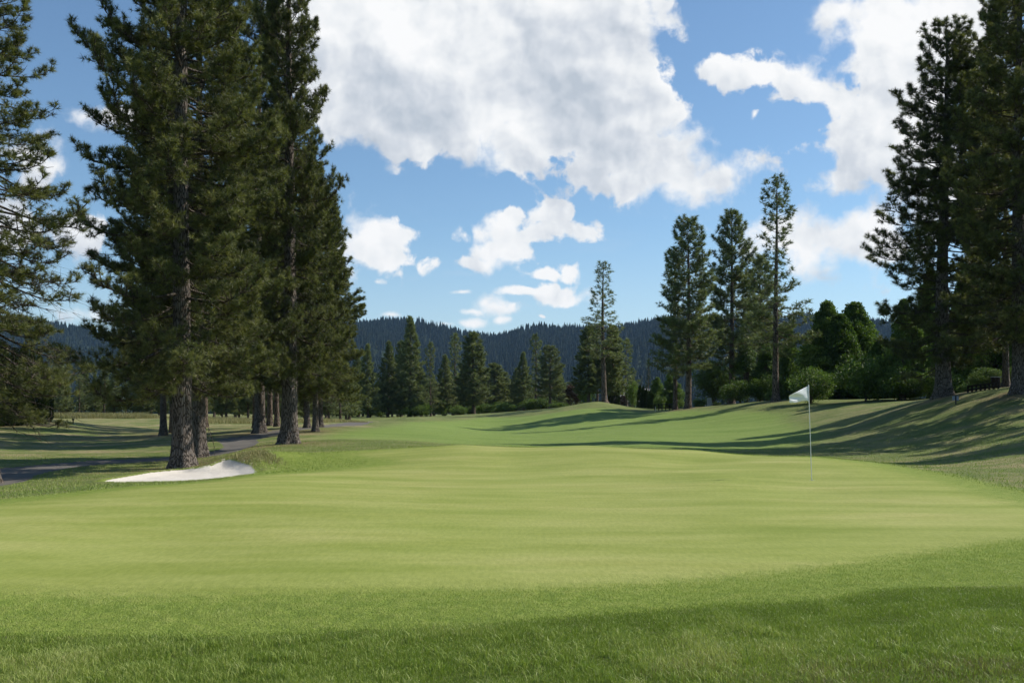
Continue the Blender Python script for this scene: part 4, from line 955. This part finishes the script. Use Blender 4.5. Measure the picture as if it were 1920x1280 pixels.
V, Fa, T = blades(len(xc), xc, yc, gr.uniform(0.035, 0.085, len(xc)), gr.uniform(0.0035, 0.006, len(xc)), 1.3, 2, np.repeat(gr.uniform(0.45, 0.95, len(cx_)), nb)+gr.normal(0, 0.1, len(xc)))
tag(obj('coarse_grass', mesh_np('coarse_grass', V, Fa, (M_blade,), {'tint': T})), 'coarse paler clumps standing in the rough at the bottom', 'grass', kind='stuff')
brown = np.clip((960+F*x/y-1150)/600, 0, 1)*np.clip((6.5-y)/0.35, 0, 1)
tint = 0.47+0.22*np.clip(l2-0.3, 0, 1)+0.10*ln+0.10*l2+gr.normal(0, 0.15, len(x))
dry_k = gr.random(len(x)) < (0.012+0.75*brown*np.clip(0.6+0.4*ln, 0, 1)+0.03*(l2 > 0.8))
for nm, kk, mt, lb in (('rough_grass', ~dry_k, M_blade, 'thick dark green rough grass along the bottom of the view'), ('dry_rough_grass', dry_k, M_drygrass, 'straw coloured blades among the rough grass')):
    V, Fa, T = blades(kk.sum(), x[kk], y[kk], h[kk], gr.uniform(0.0022, 0.0046, kk.sum()), 0.9, 2, tint[kk])
    tag(obj(nm, mesh_np(nm, V, Fa, (mt,), {'tint': T})), lb, 'grass', kind='stuff')
# collar: short blades
x, y = scatter(520000, 6.2, 13.5); e = edge_row(x, y)+gr.normal(0, 3, len(x)); sgn = signed(P_green, x, y)+gr.normal(0, 0.12, len(x)); k = (e < 4) & (sgn < 0.05)
x, y = x[k], y[k]; ln = lump_noise(x, y, 4.0, 5)
V, Fa, T = blades(len(x), x, y, gr.uniform(0.007, 0.019, len(x))*(1+0.25*ln), gr.uniform(0.003, 0.0055, len(x)), 0.9, 1, 0.60+0.12*ln+gr.normal(0, 0.15, len(x)))
tag(obj('collar_grass', mesh_np('collar_grass', V, Fa, (M_blade,), {'tint': T})), 'short mown collar grass between rough and putting green', 'grass', kind='stuff')
# tufts at the bunker rim and its shaggy lip
def poly_pts(P, n_):
    Q = np.roll(P, -1, 0); L = np.hypot(*(Q-P).T); c = np.cumsum(L)/L.sum(); i = np.searchsorted(c, gr.random(n_)); t = gr.random(n_)[:, None]; i = np.clip(i, 0, len(P)-1); return P[i]*(1-t)+Q[i]*t
pt = poly_pts(P_bunker, 14000); x = pt[:, 0]+gr.normal(0, 0.05, len(pt)); y = pt[:, 1]+gr.normal(0, 0.05, len(pt))
V, Fa, T = blades(len(x), x, y, gr.uniform(0.015, 0.06, len(x)), gr.uniform(0.008, 0.014, len(x)), 0.8, 1, 0.6+gr.normal(0, 0.15, len(x)))
tag(obj('bunker_edge_grass', mesh_np('bunker_edge_grass', V, Fa, (M_blade,), {'tint': T})), 'ragged green grass fringe around the sand bunker', 'grass', kind='stuff')
n_ = 9000; x = gr.normal(-8.1, 1.1, n_); y = gr.normal(33.2, 1.2, n_); sbn = signed(P_bunker, x, y); k = (sbn < 0.12) & (sbn > -0.75-0.3*gr.random(n_)) & (x > -9.9); x, y = x[k], y[k]
zz = height(x, y)+0.07*np.exp(-((x+8.35)/1.35)**2-((y-33.6)/1.2)**2)
V, Fa, T = blades(len(x), x, y, gr.uniform(0.04, 0.14, len(x)), gr.uniform(0.008, 0.016, len(x)), 1.3, 2, 0.5+gr.normal(0, 0.2, len(x)), zz)
tag(obj('bunker_lip_grass', mesh_np('bunker_lip_grass', V, Fa, (M_drygrass,), {'tint': T})), 'dry shaggy grass hanging over the bunker lip', 'grass', kind='stuff')
# unmown strips far left and under the left wood
def strip(n_, px0, px1, D0, D1, hh, wd, nm, lb, mt):
    px = gr.uniform(px0, px1, n_); y = gr.uniform(D0, D1, n_); x = (px-960)/F*y
    hh = hh*np.clip((px1-px)/60, 0, 1)*np.clip((D1-y)/4, 0.1, 1)+0.01
    V, Fa, T = blades(n_, x, y, gr.uniform(0.5, 1.2, n_)*hh, gr.uniform(0.6, 1.3, n_)*wd, 0.6, 1, 0.5+0.15*lump_noise(x, y, 0.6, 8)+gr.normal(0, 0.15, n_))
    tag(obj(nm, mesh_np(nm, V, Fa, (mt,), {'tint': T})), lb, 'grass', kind='stuff')
strip(26000, 60, 330, 128, 146, 0.75, 0.05, 'meadow_grass', 'tall unmown meadow grass in front of the far left wood', M_drygrass)
strip(26000, 330, 690, 98, 125, 0.40, 0.05, 'wild_grass', 'dry wild grass between the left trunks and the wood', M_drygrass)
# rough tufts in the middle distance so mown edges are not clean
n_ = 90000; y = gr.uniform(16, 48, n_); px = gr.uniform(-60, 1980, n_); x = (px-960)/F*y
ok = (signed(P_green, x, y) < -0.9) & (signed(P_bunker, x, y) < -0.05) & (signed(P_path, x, y) < -0.05); x, y = x[ok], y[ok]
V, Fa, T = blades(len(x), x, y, gr.uniform(0.025, 0.06, len(x)), gr.uniform(0.010, 0.018, len(x)), 1.0, 1, 0.55+gr.normal(0, 0.18, len(x)))
tag(obj('mid_rough_grass', mesh_np('mid_rough_grass', V, Fa, (M_blade,), {'tint': T})), 'uneven rough grass round the putting green and on the banks', 'grass', kind='stuff')
hb = box_mesh('haze', [(0, 1650, 120-3.5, 7000, 3500, 267)], plain('haze_tmp', (1, 1, 1)))
hb.materials.clear(); m = bpy.data.materials.new('haze_air'); m.use_nodes = True; n = NT(m.node_tree); n.n.clear()
pv = n.new('ShaderNodeVolumePrincipled'); pv.inputs['Color'].default_value = (0.40, 0.66, 1.0, 1); pv.inputs['Density'].default_value = 0.00005; pv.inputs['Anisotropy'].default_value = 0.0
n.put(n.new('ShaderNodeOutputMaterial').inputs['Volume'], pv.outputs[0]); hb.materials.append(m)
tag(obj('haze', hb), 'thin blue air between the course and the ridge', 'haze', kind='stuff')
print('done', time.time()-T0, sum(len(o.data.polygons) for o in bpy.data.objects if o.type=='MESH'))
